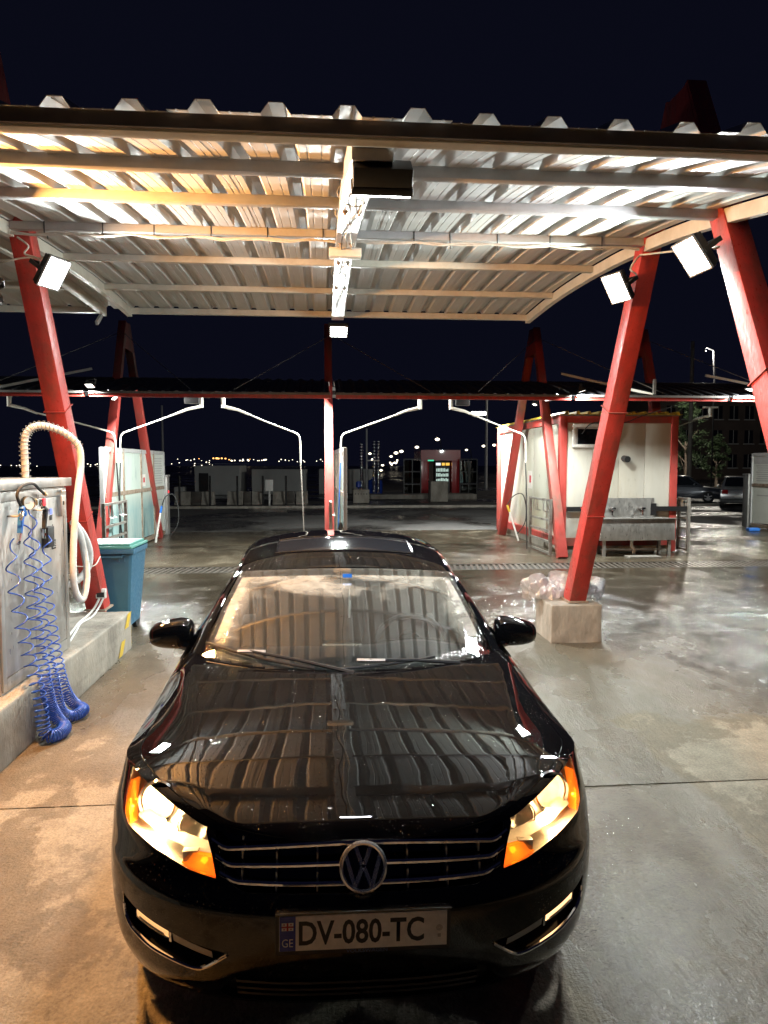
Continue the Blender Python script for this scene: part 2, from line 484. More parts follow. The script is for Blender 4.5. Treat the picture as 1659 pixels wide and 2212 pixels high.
# ================================================================== steel A-frames
def aframe(name, X, yn, zn, yf, zf, ya, za, wx, wd, m, label, group, cat='pylon', caps=True):
    """two legs in the plane X that lean together and end in one mast head"""
    root = empty(name, (X, ya, 0), 0, label, cat, group)
    for foot, z0, s in ((yn, zn, -1), (yf, zf, 1)):
        p = Vector((0, foot-ya, z0)); q = Vector((0, .10*s, za))
        b = MB().beam(p, q, wx, wd, (0, 1, 0), wx*.8, wd*.75)
        b.build('leg', m, root, bevel=.008)
        if caps:
            MB().cbox((0, foot-ya, z0+.012), (wx+.03, wd+.10, .02)).build('base_plate', M['rust'], root)
            d = (q-p).normalized()
            for t in (1.15, 2.3):   # weld bands of the leg sections
                c = p + d*t
                MB().beam(c-d*.004, c+d*.004, wx+.006, wd+.006, (0, 1, 0)).build('weld_seam', M['red_dirty'], root)
    hz_ = .60; kn = (ya-yn)/(za-zn)*hz_+.12; kf = (yf-ya)/(za-zf)*hz_+.12
    MB().prism([(-kn, za-hz_), (kf, za-hz_), (.17, za), (-.17, za)], -wx*.43, wx*.43, 'x').build('mast_head', m, root, bevel=.01)
    return root

# near pair
AX_R, AX_L = 2.80, -2.43
aframe('steel_pylon', AX_R, 3.30, .42, 7.72, .42, 5.48, 4.80, .19, .20, M['red'], 'red steel A-shaped pylon standing on the concrete block right of the black car', 'pylons of the near canopy')
aframe('steel_pylon', AX_L, 3.30, .40, 7.80, .40, 5.48, 4.95, .19, .20, M['red'], 'red steel A-shaped pylon behind the vacuum cabinet on the left island', 'pylons of the near canopy')

# ================================================================== the near canopy
ZB = pchip([(2.62, 3.095), (3.8, 3.43), (4.85, 3.64), (6.0, 3.80), (7.17, 3.89), (8.4, 3.925), (9.5, 3.90), (10.2, 3.86)])
def sheet_profile(n_ribs, pitch=.25):
    """cross-section of a trapezoidal sheet, starting and ending in the middle of a flat pan"""
    P = []
    for k in range(n_ribs):
        o = k*pitch
        P += [(o, 0), (o+.030, 0), (o+.033, .0018), (o+.037, .0018), (o+.040, 0), (o+.073, 0), (o+.100, .038), (o+.150, .038), (o+.177, 0), (o+.212, 0), (o+.215, .0018), (o+.219, .0018), (o+.222, 0)]
    P.append((n_ribs*pitch, 0))
    return P
def roof_sheet(name, x0, n_ribs, y0, y1, zf, m, parent, seg=22):
    prof = sheet_profile(n_ribs)
    rows = []
    for i in range(seg+1):
        y = y0 + (y1-y0)*i/seg
        rows.append([(x0+u, y, zf(y)+h) for u, h in prof])
    o = MB().grid(rows).build(name, m, parent, solid=.0)
    mo = o.modifiers.new('solid', 'SOLIDIFY'); mo.thickness = .002; mo.offset = 1
    return o
can = empty('carport_canopy', (0, 0, 0), 0, 'arched corrugated metal canopy over the black car', 'canopy')
XL, XR = -2.50, 2.76
zsheet = lambda y: ZB(y) + .075
x = -2.537
for k in range(5):
    roof_sheet('roof_sheet', x + k*1.0, 4 if k < 4 else 5, 2.60 - (.0 if k % 2 else .012), 9.62, zsheet if k % 2 else (lambda y: zsheet(y)+.0025), M['sheet'], can)
PY = [2.64, 3.8, 4.85, 6.0, 7.17, 8.45, 9.56]
for i, y in enumerate(PY):
    z = ZB(y)
    if i == 0:
        MB().box((XL-.6, y-.03, z+.022), (XR+.6, y-.012, z+.073)).build('edge_board', M['fascia'], can)
        MB().box((XL-.6, y-.011, z+.014), (XR+.6, y+.05, z+.07)).build('purlin', M['cream'], can, bevel=.003)
    elif i == 6:
        MB().box((XL, y-.03, z), (XR, y+.03, z+.072)).build('purlin', M['cream'], can, bevel=.003)
    else:
        for a, b in ((XL+.03, .105), (.265, XR-.03)):
            MB().box((a, y-.03, z+.012), (b, y+.03, z+.073)).build('purlin', M['grey_paint'] if i < 4 else M['cream'], can, bevel=.003)
def arch_bar(xc, w, zo, h, y0, y1, n=14):
    b = MB(); P = []
    for i in range(n+1):
        y = y0 + (y1-y0)*i/n; z = ZB(y) + zo
        P.append([(xc-w/2, y, z), (xc+w/2, y, z), (xc+w/2, y, z+h), (xc-w/2, y, z+h), (xc-w/2, y, z)])
    b.grid(P); b.add(P[0][:4], [(0, 1, 2, 3)]); b.add(P[-1][:4], [(0, 1, 2, 3)])
    return b
arch_bar(.185, .155, -.045, .115, 2.70, 9.53).build('centre_beam', M['galv'], can, weld=True)
arch_bar(XL, .06, -.03, .10, 2.66, 9.59).build('side_rail', M['cream'], can, weld=True)
arch_bar(XR, .06, -.03, .10, 2.66, 9.59).build('side_rail', M['cream'], can, weld=True)
# bolts through the centre beam
for y in (4.62, 5.9, 6.75, 7.9):
    for s in (-1, 1):
        z = ZB(y) - .045
        MB().cyl((.185+s*.045, y, z-.03), (.185+s*.045, y, z+.005), .008, n=8).cyl((.185+s*.045, y, z-.012), (.185+s*.045, y, z), .018, n=6).build('bolt', M['rust'], can)
MB().cbox((.185, 6.12, ZB(6.12)-.085), (.27, .10, .075)).build('junction_box', M['cream'], can, bevel=.006)
# clips that hold the wiring to the purlin
for xx in (-2.2, -1.75, -1.35, -.9, -.45, .0, .75, 1.05, 1.45, 1.9, 2.35):
    y = 6.0; z = ZB(y)
    MB().tube([(xx, y-.034, z+.076), (xx, y-.036, z-.012), (xx+.01, y-.012, z-.018), (xx+.015, y, z-.05)], .0045, 5).build('cable_tie', M['black_plastic'], can)
# wiring: loose runs along the purlin and the beam
def cable(name, pts, r, m, label, cat='cable', group=None, n=6):
    o = MB().tube(smooth_path(pts, n), r, 6).build(name, m, None, smooth=True)
    return tag(o, label, cat, group)
rw = random.Random(11)
zz = lambda y: ZB(y)
for k in range(5):
    pts = []
    for i in range(15):
        xx = -2.45 + i*(2.55/14)
        pts.append((xx, 5.955 + rw.uniform(-.012, .012), zz(6.0) - .012 - abs(math.sin(i*1.15 + k*.2))*.028*rw.uniform(.4, 1.2)))
    cable('power_cable', pts, .0055, M['wire'], ['uppermost', 'second', 'middle', 'fourth', 'lowest'][k] + ' pale cable strung under the left half of the canopy purlin', group='cables left of the beam')
for k in range(4):
    pts = []
    for i in range(15):
        xx = .27 + i*(2.4/14)
        pts.append((xx, 5.955 + rw.uniform(-.012, .012), zz(6.0) - .010 - abs(math.sin(i*.95 + k*.3))*.024*rw.uniform(.4, 1.2)))
    cable('power_cable', pts, .0055, M['wire'], ['uppermost', 'second', 'third', 'lowest'][k] + ' pale cable strung under the right half of the canopy purlin', group='cables right of the beam')
for k, dx in enumerate((-.02, .005, .03)):
    pts = [(.185+dx+.02*math.sin(i*1.7+k), 2.85 + i*.45, ZB(2.85 + i*.45)-.052-.012*abs(math.sin(i*2.1+k))) for i in range(15)]
    cable('power_cable', pts, .005, M['wire'] if k else M['black_plastic'], ['dark cable running along the underside of the galvanised beam', 'pale cable running along the middle of the galvanised beam', 'pale cable running along the right side of the galvanised beam'][k], group='cables on the beam')
for k, y in enumerate((4.3, 5.0, 7.4, 8.2)):
    z = ZB(y)
    pts = [(.185+.10*math.cos(a), y+.012*math.sin(3*a), z+.01+.075*math.sin(a)) for a in [i*math.pi/8 for i in range(17)]]
    cable('binding_wire', pts, .003, M['wire'], ['nearest', 'second', 'third', 'farthest'][k] + ' thin wire looped round the galvanised beam', 'wire', 'wire loops on the beam', 3)

# lamps of the near canopy
floodlight('floodlight', 'bright white floodlight at the far end of the galvanised canopy beam', (.20, 9.60, 3.72), (0, -.55, -.83), .235, .20, 170, spread=130)
floodlight('floodlight', 'bright white floodlight on the left red pylon', (-2.12, 5.92, 3.46), (.74, -.34, -.58), .22, .26, 85)
floodlight('floodlight', 'bright greenish floodlight on the far leg of the right red pylon', (2.50, 6.0, 3.46), (-.76, -.32, -.56), .22, .26, 105, (.88, 1, .90))
floodlight('floodlight', 'bright white floodlight on the near leg of the right red pylon', (2.44, 4.62, 3.33), (-.80, -.06, -.60), .25, .25, 72, (.92, .96, 1))
floodlight('floodlight', 'warm amber floodlight on the near leg of the left red pylon', (-2.12, 4.45, 3.24), (.84, .04, -.54), .26, .26, 265, (1, .45, .12), lens_mat=emis('sodium_lens', (1, .6, .25), 20))
fl = floodlight('floodlight', 'large black finned floodlight hung from the near edge of the canopy', (.225, 2.80, 3.00), (0, .62, -.78), .235, .115, 25, (.9, .95, 1), spread=110, bracket=False)
MB().box((-.112, -.055, -.10), (.112, .055, -.03), frame_to((0, 0, 0), (0, .62, -.78))).build('driver_box', M['black_metal'], fl, bevel=.006)
MB().tube([(.2, 2.74, 3.14), (.2, 2.73, 3.09), (.22, 2.72, 3.04)], .008, 6).build('hanger', M['black_metal'], None).parent = fl
fl.children[-1].location = (-.225, -2.80, -3.00)
MB().tube(smooth_path([(.22, 2.70, 3.12), (.215, 2.69, 3.06), (.24, 2.68, 3.01), (.28, 2.68, 3.02), (.29, 2.69, 3.07), (.34, 2.70, 3.10), (.33, 2.72, 3.05)], 6), .009, 6).build('lead', M['black_plastic'], fl, smooth=True)
fl.children[-1].location = (-.225, -2.80, -3.00)
floodlight('floodlight', 'dark unlit floodlight hanging on the outer side of the left pylon', (-2.66, 6.0, 3.33), (-.75, -.3, -.6), .2, .24, 0, lit=False)

# lamp leads tied round the pylons
cable('lamp_lead', [(2.72, 6.02, 3.75), (2.66, 5.98, 3.70), (2.62, 6.0, 3.62), (2.66, 5.97, 3.56), (2.58, 6.0, 3.5)], .008, M['wire'], 'bundle of pale cable above the greenish lamp on the right pylon')
cable('lamp_lead', [(2.70, 6.0, 3.74), (2.70, 5.5, 3.62), (2.68, 5.0, 3.50), (2.66, 4.7, 3.42), (2.55, 4.55, 3.36)], .008, M['wire'], 'pale cable running along the canopy edge to the right near lamp')
cable('lamp_lead', [(-2.4, 5.95, 3.74), (-2.3, 5.9, 3.66), (-2.33, 5.9, 3.60), (-2.24, 5.92, 3.57), (-2.22, 5.95, 3.5)], .008, M['wire'], 'bundle of pale cable above the lamp on the left pylon')
cable('tie_wire', [(-2.53, 5.9, 3.52), (-2.43, 5.85, 3.53), (-2.32, 5.9, 3.57), (-2.2, 5.96, 3.58)], .007, M['wire'], 'white wire tied across the left red pylon beside the lamp', 'wire')
cable('tie_wire', [(-2.53, 7.36, .93), (-2.33, 7.34, .93), (-2.328, 7.56, 1.0)], .006, M['white_plastic'], 'white strap tied low round the left red pylon', 'wire')

# neighbouring canopy on the left
can2 = empty('carport_canopy', (-5.45, 0, 0), 0, 'corrugated metal canopy cut off at the left edge behind the left pylon', 'canopy')
for k in range(5):
    o = roof_sheet('roof_sheet', -2.43 + k*1.0, 4 if k < 4 else 5, 2.60, 9.62, zsheet, M['sheet'], can2)
for i, y in enumerate(PY):
    z = ZB(y)
    MB().box((-2.4, y-.03, z), (2.6, y+.03, z+.073)).build('purlin', M['cream'], can2)
for xx in (-2.43, 2.63):
    arch_bar(xx, .06, -.03, .10, 2.66, 9.59).build('side_rail', M['cream'], can2, weld=True)
MB().beam((2.62, 9.3, 3.72), (2.62, 9.5, 3.86), .03, .05).build('end_bracket', M['grey_paint'], can2)

# concrete footing block and its plastic wrap
blk = MB().box((2.46, 7.47, 0), (3.03, 8.08, .42)).build('footing_block', M['concrete'], None, bevel=.012)
roughen(blk, 16, .008, 3)
tag(blk, 'grey concrete block under the foot of the right red pylon', 'block')
def crumple(cx, cy, z, rx, ry, h, seed, name, label):
    rr = random.Random(seed); rows = []
    n, m = 110, 40
    waves = [(rr.randint(2, 5), rr.uniform(-6, 6), rr.uniform(0, 6.28), .10) for _ in range(4)] + [(rr.randint(6, 15), rr.uniform(-14, 14), rr.uniform(0, 6.28), .045) for _ in range(7)] + [(rr.randint(16, 34), rr.uniform(-30, 30), rr.uniform(0, 6.28), .018) for _ in range(6)]
    for i in range(m+1):
        t = i/m; row = []
        for k in range(n+1):
            a = 2*math.pi*(k % n)/n
            f = sum(amp*(1-2*abs(math.sin(.5*(fa*a+ft*t+p0)))) for fa, ft, p0, amp in waves)
            rad = math.sin(t*math.pi*.60+.15)*(1+f)
            hh = h*math.cos(t*math.pi*.5)*(1+.8*f)
            row.append((cx+rx*rad*math.cos(a), cy+ry*rad*math.sin(a), z+hh-.10*max(0, t-.7)*(1+math.sin(3*a+seed))))
        row[-1] = row[0]; rows.append(row)
    o = MB().grid(rows).build(name, M['film'], None, weld=True, smooth=True, sharp=50)
    return tag(o, label, 'plastic bag')
m_, nt_, b_ = new_mat('clear_film')
tr = node(nt_, 'ShaderNodeBsdfTransparent'); tr.inputs[0].default_value = (.93, .94, .95, 1)
gl = node(nt_, 'ShaderNodeBsdfGlossy'); gl.inputs['Roughness'].default_value = .12; gl.inputs['Color'].default_value = (.9, .9, .92, 1)
df = node(nt_, 'ShaderNodeBsdfDiffuse'); df.inputs[0].default_value = (.85, .85, .87, 1)
mx1 = node(nt_, 'ShaderNodeMixShader'); mx2 = node(nt_, 'ShaderNodeMixShader')
mx1.inputs[0].default_value = .58; mx2.inputs[0].default_value = .34
nt_.links.new(tr.outputs[0], mx1.inputs[1]); nt_.links.new(df.outputs[0], mx1.inputs[2])
nt_.links.new(mx1.outputs[0], mx2.inputs[1]); nt_.links.new(gl.outputs[0], mx2.inputs[2])
nt_.links.new(mx2.outputs[0], nt_.nodes['Material Output'].inputs[0])
bn = node(nt_, 'ShaderNodeBump'); bn.inputs['Strength'].default_value = .8; bn.inputs['Distance'].default_value = .02
nt_.links.new(noise(nt_, opos(nt_), 26, 4, .6, 1.2), bn.inputs['Height'])
nt_.links.new(bn.outputs[0], gl.inputs['Normal']); nt_.links.new(bn.outputs[0], df.inputs['Normal'])
M['film'] = m_
crumple(2.56, 8.00, .43, .34, .20, .26, 5, 'plastic_bag', 'crumpled clear plastic bag left of the pylon foot on the block')
crumple(3.04, 8.00, .42, .25, .20, .21, 9, 'plastic_bag', 'crumpled clear plastic bag right of the pylon foot on the block')
# ================================================================== the black saloon car
def paint_mat():
    m, nt, b = new_mat('black_car_paint')
    b.inputs['Base Color'].default_value = (.0035, .0035, .004, 1)
    b.inputs['Roughness'].default_value = .5
    b.inputs['Specular IOR Level'].default_value = 0.0
    b.inputs['Coat Weight'].default_value = 1.0
    b.inputs['Coat IOR'].default_value = 1.5
    p = opos(nt)
    film = ramp(nt, noise(nt, p, 4.5, 7, .62, .6), [(.50, .012), (.60, .035), (.72, .07)])
    nt.links.new(film, b.inputs['Coat Roughness'])
    v = nt.nodes.new('ShaderNodeTexVoronoi'); v.inputs['Scale'].default_value = 85; v.inputs['Randomness'].default_value = 1
    nt.links.new(p, v.inputs['Vector'])
    drops = ramp(nt, v.outputs['Distance'], [(.10, 1), (.20, 0)])
    msk = ramp(nt, noise(nt, p, 3.1, 4, .6), [(.44, 0), (.58, 1)])
    h = math_n(nt, 'MULTIPLY', drops, msk)
    wob = math_n(nt, 'MULTIPLY', noise(nt, p, 4, 2), .35)
    bn = nt.nodes.new('ShaderNodeBump'); bn.inputs['Strength'].default_value = .7; bn.inputs['Distance'].default_value = .004
    nt.links.new(math_n(nt, 'ADD', h, wob), bn.inputs['Height'])
    nt.links.new(bn.outputs[0], b.inputs['Coat Normal'])
    return m
M['paint'] = paint_mat()
def glass_mat(name, tintc, fog=False, gloss_rough=.01, amber=None):
    m, nt, b = new_mat(name)
    fr = node(nt, 'ShaderNodeFresnel'); fr.inputs[0].default_value = 1.6
    tr = node(nt, 'ShaderNodeBsdfTransparent'); tr.inputs[0].default_value = (*tintc, 1)
    gl = node(nt, 'ShaderNodeBsdfGlossy'); gl.inputs['Roughness'].default_value = gloss_rough
    mx = node(nt, 'ShaderNodeMixShader')
    nt.links.new(math_n(nt, 'MULTIPLY', fr.outputs[0], 3.3 if fog else 1.6, True), mx.inputs[0]); nt.links.new(tr.outputs[0], mx.inputs[1]); nt.links.new(gl.outputs[0], mx.inputs[2])
    out = mx.outputs[0]
    if fog:
        # breath condensation on the pane: thick along the roof edge and the pillars, wiped clear in the middle
        uv = nt.nodes.new('ShaderNodeUVMap'); sp = nt.nodes.new('ShaderNodeSeparateXYZ'); nt.links.new(uv.outputs[0], sp.inputs[0])
        U, V = sp.outputs[0], sp.outputs[1]
        ax = math_n(nt, 'ABSOLUTE', math_n(nt, 'SUBTRACT', math_n(nt, 'MULTIPLY', U, 2), 1))
        wob = math_n(nt, 'MULTIPLY', math_n(nt, 'SUBTRACT', noise(nt, uv.outputs[0], 4.2, 6, .6, .8), .5), .9)
        side = ramp(nt, math_n(nt, 'ADD', ax, math_n(nt, 'MULTIPLY', wob, .3)), [(.76, 0), (.9, 1)])
        top = ramp(nt, math_n(nt, 'ADD', V, wob), [(.66, 0), (.86, 1)])
        low = ramp(nt, V, [(.10, 0), (.2, 1)])
        band = ramp(nt, V, [(.90, 1), (.915, 0)])        # the tinted strip and mirror foot stay clear
        edge = ramp(nt, ax, [(.955, 1), (.965, 0)])
        k = math_n(nt, 'MULTIPLY', math_n(nt, 'MULTIPLY', math_n(nt, 'MAXIMUM', side, top), low), math_n(nt, 'MULTIPLY', band, edge))
        k = math_n(nt, 'MULTIPLY', math_n(nt, 'MULTIPLY', k, ramp(nt, noise(nt, uv.outputs[0], 16, 6, .65), [(.3, .5), (.65, 1)])), .40)
        base = math_n(nt, 'MULTIPLY', low, .035)
        k = math_n(nt, 'MAXIMUM', k, base)
        df = node(nt, 'ShaderNodeBsdfDiffuse'); df.inputs[0].default_value = (.80, .80, .70, 1)
        tl = node(nt, 'ShaderNodeBsdfTranslucent'); tl.inputs[0].default_value = (.7, .72, .7, 1)
        a1 = node(nt, 'ShaderNodeMixShader'); a1.inputs[0].default_value = .3
        nt.links.new(df.outputs[0], a1.inputs[1]); nt.links.new(tl.outputs[0], a1.inputs[2])
        m2 = node(nt, 'ShaderNodeMixShader'); nt.links.new(k, m2.inputs[0]); nt.links.new(out, m2.inputs[1]); nt.links.new(a1.outputs[0], m2.inputs[2])
        # a clean reflection lies over the fog, as it sits on the inner side of the pane
        m3 = node(nt, 'ShaderNodeMixShader'); nt.links.new(math_n(nt, 'MULTIPLY', math_n(nt, 'MULTIPLY', fr.outputs[0], 1.7, True), k), m3.inputs[0])
        nt.links.new(m2.outputs[0], m3.inputs[1]); nt.links.new(gl.outputs[0], m3.inputs[2])
        out = m3.outputs[0]
        # drops along the edges
        vo = nt.nodes.new('ShaderNodeTexVoronoi'); vo.inputs['Scale'].default_value = 75; nt.links.new(opos(nt), vo.inputs['Vector'])
        d = ramp(nt, vo.outputs['Distance'], [(.15, 1), (.38, 0)])
        em = math_n(nt, 'MAXIMUM', ramp(nt, ax, [(.86, 0), (.96, 1)]), ramp(nt, V, [(.0, .6), (.1, 0)]))
        bn = node(nt, 'ShaderNodeBump'); bn.inputs['Strength'].default_value = .7; bn.inputs['Distance'].default_value = .004
        nt.links.new(math_n(nt, 'MULTIPLY', d, em), bn.inputs['Height']); nt.links.new(bn.outputs[0], gl.inputs['Normal'])
    nt.links.new(out, nt.nodes['Material Output'].inputs[0])
    return m
M['windscreen'] = glass_mat('windscreen_glass', (.62, .68, .66), fog=True)
M['side_glass'] = glass_mat('tinted_side_glass', (.10, .11, .12))
M['lens_clear'] = glass_mat('lamp_lens', (.97, .96, .94))
def amber_mat():
    m, nt, b = new_mat('amber_lens')
    tr = node(nt, 'ShaderNodeBsdfTransparent'); tr.inputs[0].default_value = (1, .5, .07, 1)
    df = node(nt, 'ShaderNodeBsdfTranslucent'); df.inputs[0].default_value = (1.0, .42, .04, 1)
    d2 = node(nt, 'ShaderNodeBsdfDiffuse'); d2.inputs[0].default_value = (.9, .32, .025, 1)
    a = node(nt, 'ShaderNodeAddShader'); nt.links.new(df.outputs[0], a.inputs[0]); nt.links.new(d2.outputs[0], a.inputs[1])
    em_ = node(nt, 'ShaderNodeEmission'); em_.inputs[0].default_value = (1, .34, .03, 1); em_.inputs[1].default_value = .45   # lit from inside by its own bulb
    a2 = node(nt, 'ShaderNodeAddShader'); nt.links.new(a.outputs[0], a2.inputs[0]); nt.links.new(em_.outputs[0], a2.inputs[1]); a = a2
    x = node(nt, 'ShaderNodeMixShader'); x.inputs[0].default_value = .7
    nt.links.new(tr.outputs[0], x.inputs[1]); nt.links.new(a.outputs[0], x.inputs[2])
    nt.links.new(x.outputs[0], nt.nodes['Material Output'].inputs[0]); return m
M['amber'] = amber_mat()
M['reflector'] = plain('lamp_reflector', (.80, .77, .72), .28, .55)
M['bezel'] = plain('lamp_bezel', (.34, .33, .32), .35, .3)
M['bulb_hot'] = emis('headlamp_bulb', (1.0, .66, .30), 120)
M['bulb_warm'] = emis('parking_bulb', (1.0, .60, .24), 22)
M['bulb_amber'] = emis('indicator_bulb', (1.0, .46, .05), 7)
M['fog_hot'] = emis('fog_lamp_glow', (1.0, .50, .18), 1.1)
M['dash'] = plain('dashboard', (.05, .05, .052), .6)
M['seat'] = mat('seat_cloth', (.10, .095, .088), .85, var=.15, scale=20)
M['plate_white'] = plain('plate_white', (.80, .77, .73), .4)
M['plate_blue'] = plain('plate_blue', (.01, .03, .30), .4)
M['ink'] = plain('plate_ink', (.008, .008, .008), .5)
M['flag_red'] = plain('flag_red', (.5, .02, .03), .5)
M['holder_print'] = plain('holder_print', (.07, .13, .30), .5)
M['badge_chrome'] = plain('badge_chrome', (.85, .85, .86), .26, .85)
M['gloss_black'] = plain('gloss_black', (.006, .006, .007), .12, coat=1)
M['alloy'] = plain('alloy', (.45, .45, .46), .3, .9)
M['tail_red'] = plain('tail_red', (.35, .01, .01), .15, coat=1)

CW = pchip([(.16,.86),(.3,.905),(.5,.92),(.65,.915),(.8,.885),(.95,.855),(1.1,.82)])
CYP = pchip([(.16,.14),(.22,.075),(.30,.03),(.42,.004),(.54,.0),(.575,.012),(.60,.04),(.74,.108),(.78,.15),(.85,.25),(1.0,.5)])
CZC = pchip([(.108,.738),(.135,.764),(.19,.792),(.28,.824),(.45,.876),(.7,.926),(1.0,.968),(1.2,.989),(1.5,1.01)])
CZS = pchip([(.108,.738),(.17,.755),(.23,.780),(.316,.811),(.39,.831),(.45,.845),(.6,.858),(.8,.870),(1.1,.898),(1.35,.935),(2.,.985),(3.2,1.0),(4.2,1.03),(4.9,1.04)])
CXC = pchip([(.1,.46),(.2,.512),(.6,.625),(1.0,.722),(1.4,.79)])
LF = .62
def front_pt(u, z):
    s = u**1.4; c = math.sqrt(max(0, 1-s*s)); return CW(z)*u, CYP(z)*c + LF*(1-c)
def Fy(x, z): return front_pt(min(1, abs(x)/CW(z)), z)[1]
NF, NS, NR, NZ = 120, 118, 40, 64
def col_pt(i, z):
    if i <= NF: return front_pt(math.sin(math.pi/2*i/NF), z)
    if i <= NF+NS: return CW(z), LF + (4.25-LF)*(i-NF)/NS
    u = math.sin(math.pi/2*(1-(i-NF-NS)/NR)); s = u**1.4; c = math.sqrt(max(0, 1-s*s))
    yr = 4.86 - .10*max(0, (z-.55))**1.2
    return CW(z)*u, 4.25 + (yr-4.25)*c
NCOL = NF+NS+NR+1
ztop = []
for i in range(NCOL):
    z = .8
    for _ in range(30): z = .5*z + .5*CZS(col_pt(i, z)[1])
    ztop.append(z)
car = empty('parked_car', (.108, 2.12, 0), 0, 'glossy black saloon car facing the viewer with its lamps on under the canopy', 'car')
car.rotation_euler = (0, R(.7), 0)

HL = [(.467,.626),(.556,.638),(.65,.664),(.75,.690),(.80,.700),(.821,.722),(.826,.78),(.812,.9),(.5,.9),(.513,.757),(.487,.697)]
GR = [(-.01,.60),(.37,.60),(.400,.608),(.436,.632),(.456,.69),(.482,.752),(.482,.9),(-.01,.9)]
FG = [(.418,.418),(.489,.425),(.608,.447),(.68,.460),(.755,.474),(.806,.490),(.800,.43),(.772,.395),(.72,.376),(.667,.363),(.587,.350),(.525,.344),(.495,.354),(.46,.380)]
LI = [(-.01,.215),(.42,.215),(.46,.255),(.40,.335),(-.01,.345)]
def in_poly(P, X, Z):
    r = np.zeros(X.shape, bool); n = len(P)
    for a in range(n):
        x0, z0 = P[a]; x1, z1 = P[(a+1) % n]
        c = ((z0 > Z) != (z1 > Z)) & (X < (x1-x0)*(Z-z0)/((z1-z0) or 1e-9)+x0)
        r ^= c
    return r
def nearest(P, x, z):
    best = None
    for a in range(len(P)):
        x0, z0 = P[a]; x1, z1 = P[(a+1) % len(P)]
        dx, dz = x1-x0, z1-z0; t = max(0, min(1, ((x-x0)*dx+(z-z0)*dz)/(dx*dx+dz*dz)))
        q = (x0+t*dx, z0+t*dz); d = math.hypot(q[0]-x, q[1]-z)
        if best is None or d < best[0]: best = (d, q)
    return best
VX = np.zeros((NCOL, NZ+1, 3))
for i in range(NCOL):
    for k in range(NZ+1):
        z = .17 + (ztop[i]-.17)*k/NZ
        x, y = col_pt(i, z); VX[i, k] = (x, y, z)
cen = (VX[:-1, :-1] + VX[1:, :-1] + VX[:-1, 1:] + VX[1:, 1:])/4
cat = np.zeros(cen.shape[:2], int)
front = cen[:, :, 1] < .80; front[NF:, :] = False
for n, P in ((1, HL), (2, GR), (3, FG), (4, LI)):
    cat[in_poly(P, cen[:, :, 0], cen[:, :, 2]) & front] = n
ARCH = ((.93, .335), (3.74, .335)); AR = .372
for cy, cz in ARCH:
    cat[(np.hypot(cen[:, :, 1]-cy, cen[:, :, 2]-cz) < AR) & (cen[:, :, 0] > .6)] = 5
POLY = {1: HL, 2: GR, 3: FG, 4: LI}
for i in range(NCOL):
    for k in range(NZ+1):
        cs = set(cat[max(i-1,0):i+1, max(k-1,0):k+1].flatten())
        if len(cs) < 2: continue
        x, y, z = VX[i, k]
        if 5 in cs:
            cy, cz = min(ARCH, key=lambda c: abs(c[0]-y)); d = math.hypot(y-cy, z-cz)
            y = cy+(y-cy)*AR/d; z = cz+(z-cz)*AR/d; VX[i, k] = (CW(z) if i >= NF-25 and y > .7 else x, y, z)
        elif k < NZ and i > 0:
            c = max(cs); d, q = nearest(POLY[c], x, z)
            if d < .03: VX[i, k] = (q[0], Fy(q[0], q[1]), q[1])
def shell_part(c, off=(0, 0, 0), mirror=1, walls=0, wdir=(0, 1, 0)):
    """faces of one class as a patch; walls > 0 makes a recess of that depth behind its outline"""
    b = MB(); idx = {}
    def vid(i, k):
        if (i, k) not in idx:
            idx[(i, k)] = len(b.v); p = VX[i, k]
            b.v.append(((p[0]+off[0])*mirror, p[1]+off[1], p[2]+off[2]))
        return idx[(i, k)]
    I, K = np.where(cat == c); edges = {}
    for i, k in zip(I, K):
        q = (vid(i, k), vid(i+1, k), vid(i+1, k+1), vid(i, k+1)); b.f.append(q)
        for a in range(4):
            e = (q[a], q[(a+1) % 4]); edges[tuple(sorted(e))] = None if tuple(sorted(e)) in edges else e
    if walls:
        bd = [e for e in edges.values() if e]; m = {}
        for p in list(b.v): pass
        n0 = len(b.v)
        w = Vector(wdir)*walls
        b.v += [(p[0]+w.x*mirror, p[1]+w.y, p[2]+w.z) for p in b.v]
        fs = b.f; b.f = [tuple(v+n0 for v in f) for f in fs]
        for a, c2 in bd: b.f.append((a, c2, c2+n0, a+n0))
    return b
def both(c, **kw):
    b = shell_part(c, **kw); b2 = shell_part(c, mirror=-1, **kw)
    return b.add(b2.v, b2.f)
body = both(0)
# hood, fender tops and boot lid as height fields between the shoulders
def g_hood(r, y, xs):
    rc = min(.90, CXC(y)/xs); a = abs(r)
    if a < rc: return .16*(a/rc)**2
    t = (a-rc)/(1-rc); return .16 + .84*(.60*t+.40*t*t)
def cowl_y(x): return 1.165 + .30*min(1, abs(x)/.76)**2.2
RJ = [-1, -.985, -.965, -.945]
hoodR = sorted(set([round(-.938+.938*2*k/56, 4) for k in range(57)]))
cols = [i for i in range(NCOL) if VX[i, NZ, 1] < 1.62]
hood_rows = []; fen = {1: [], -1: []}
for i in cols:
    xs, ys, zs = VX[i, NZ]
    f = lambda r: (r*xs, ys, CZC(ys)-(CZC(ys)-zs)*g_hood(r, ys, max(xs, .05)))
    hood_rows.append([f(r) for r in hoodR])
    for s in (1, -1): fen[s].append([f(s*r) for r in (.942, .955, .97, .985, 1.0)])
hb = MB().grid(hood_rows[1:])
hb.f = [q for q in hb.f if all(hb.v[i][1] < cowl_y(hb.v[i][0]) + .004 for i in q)]
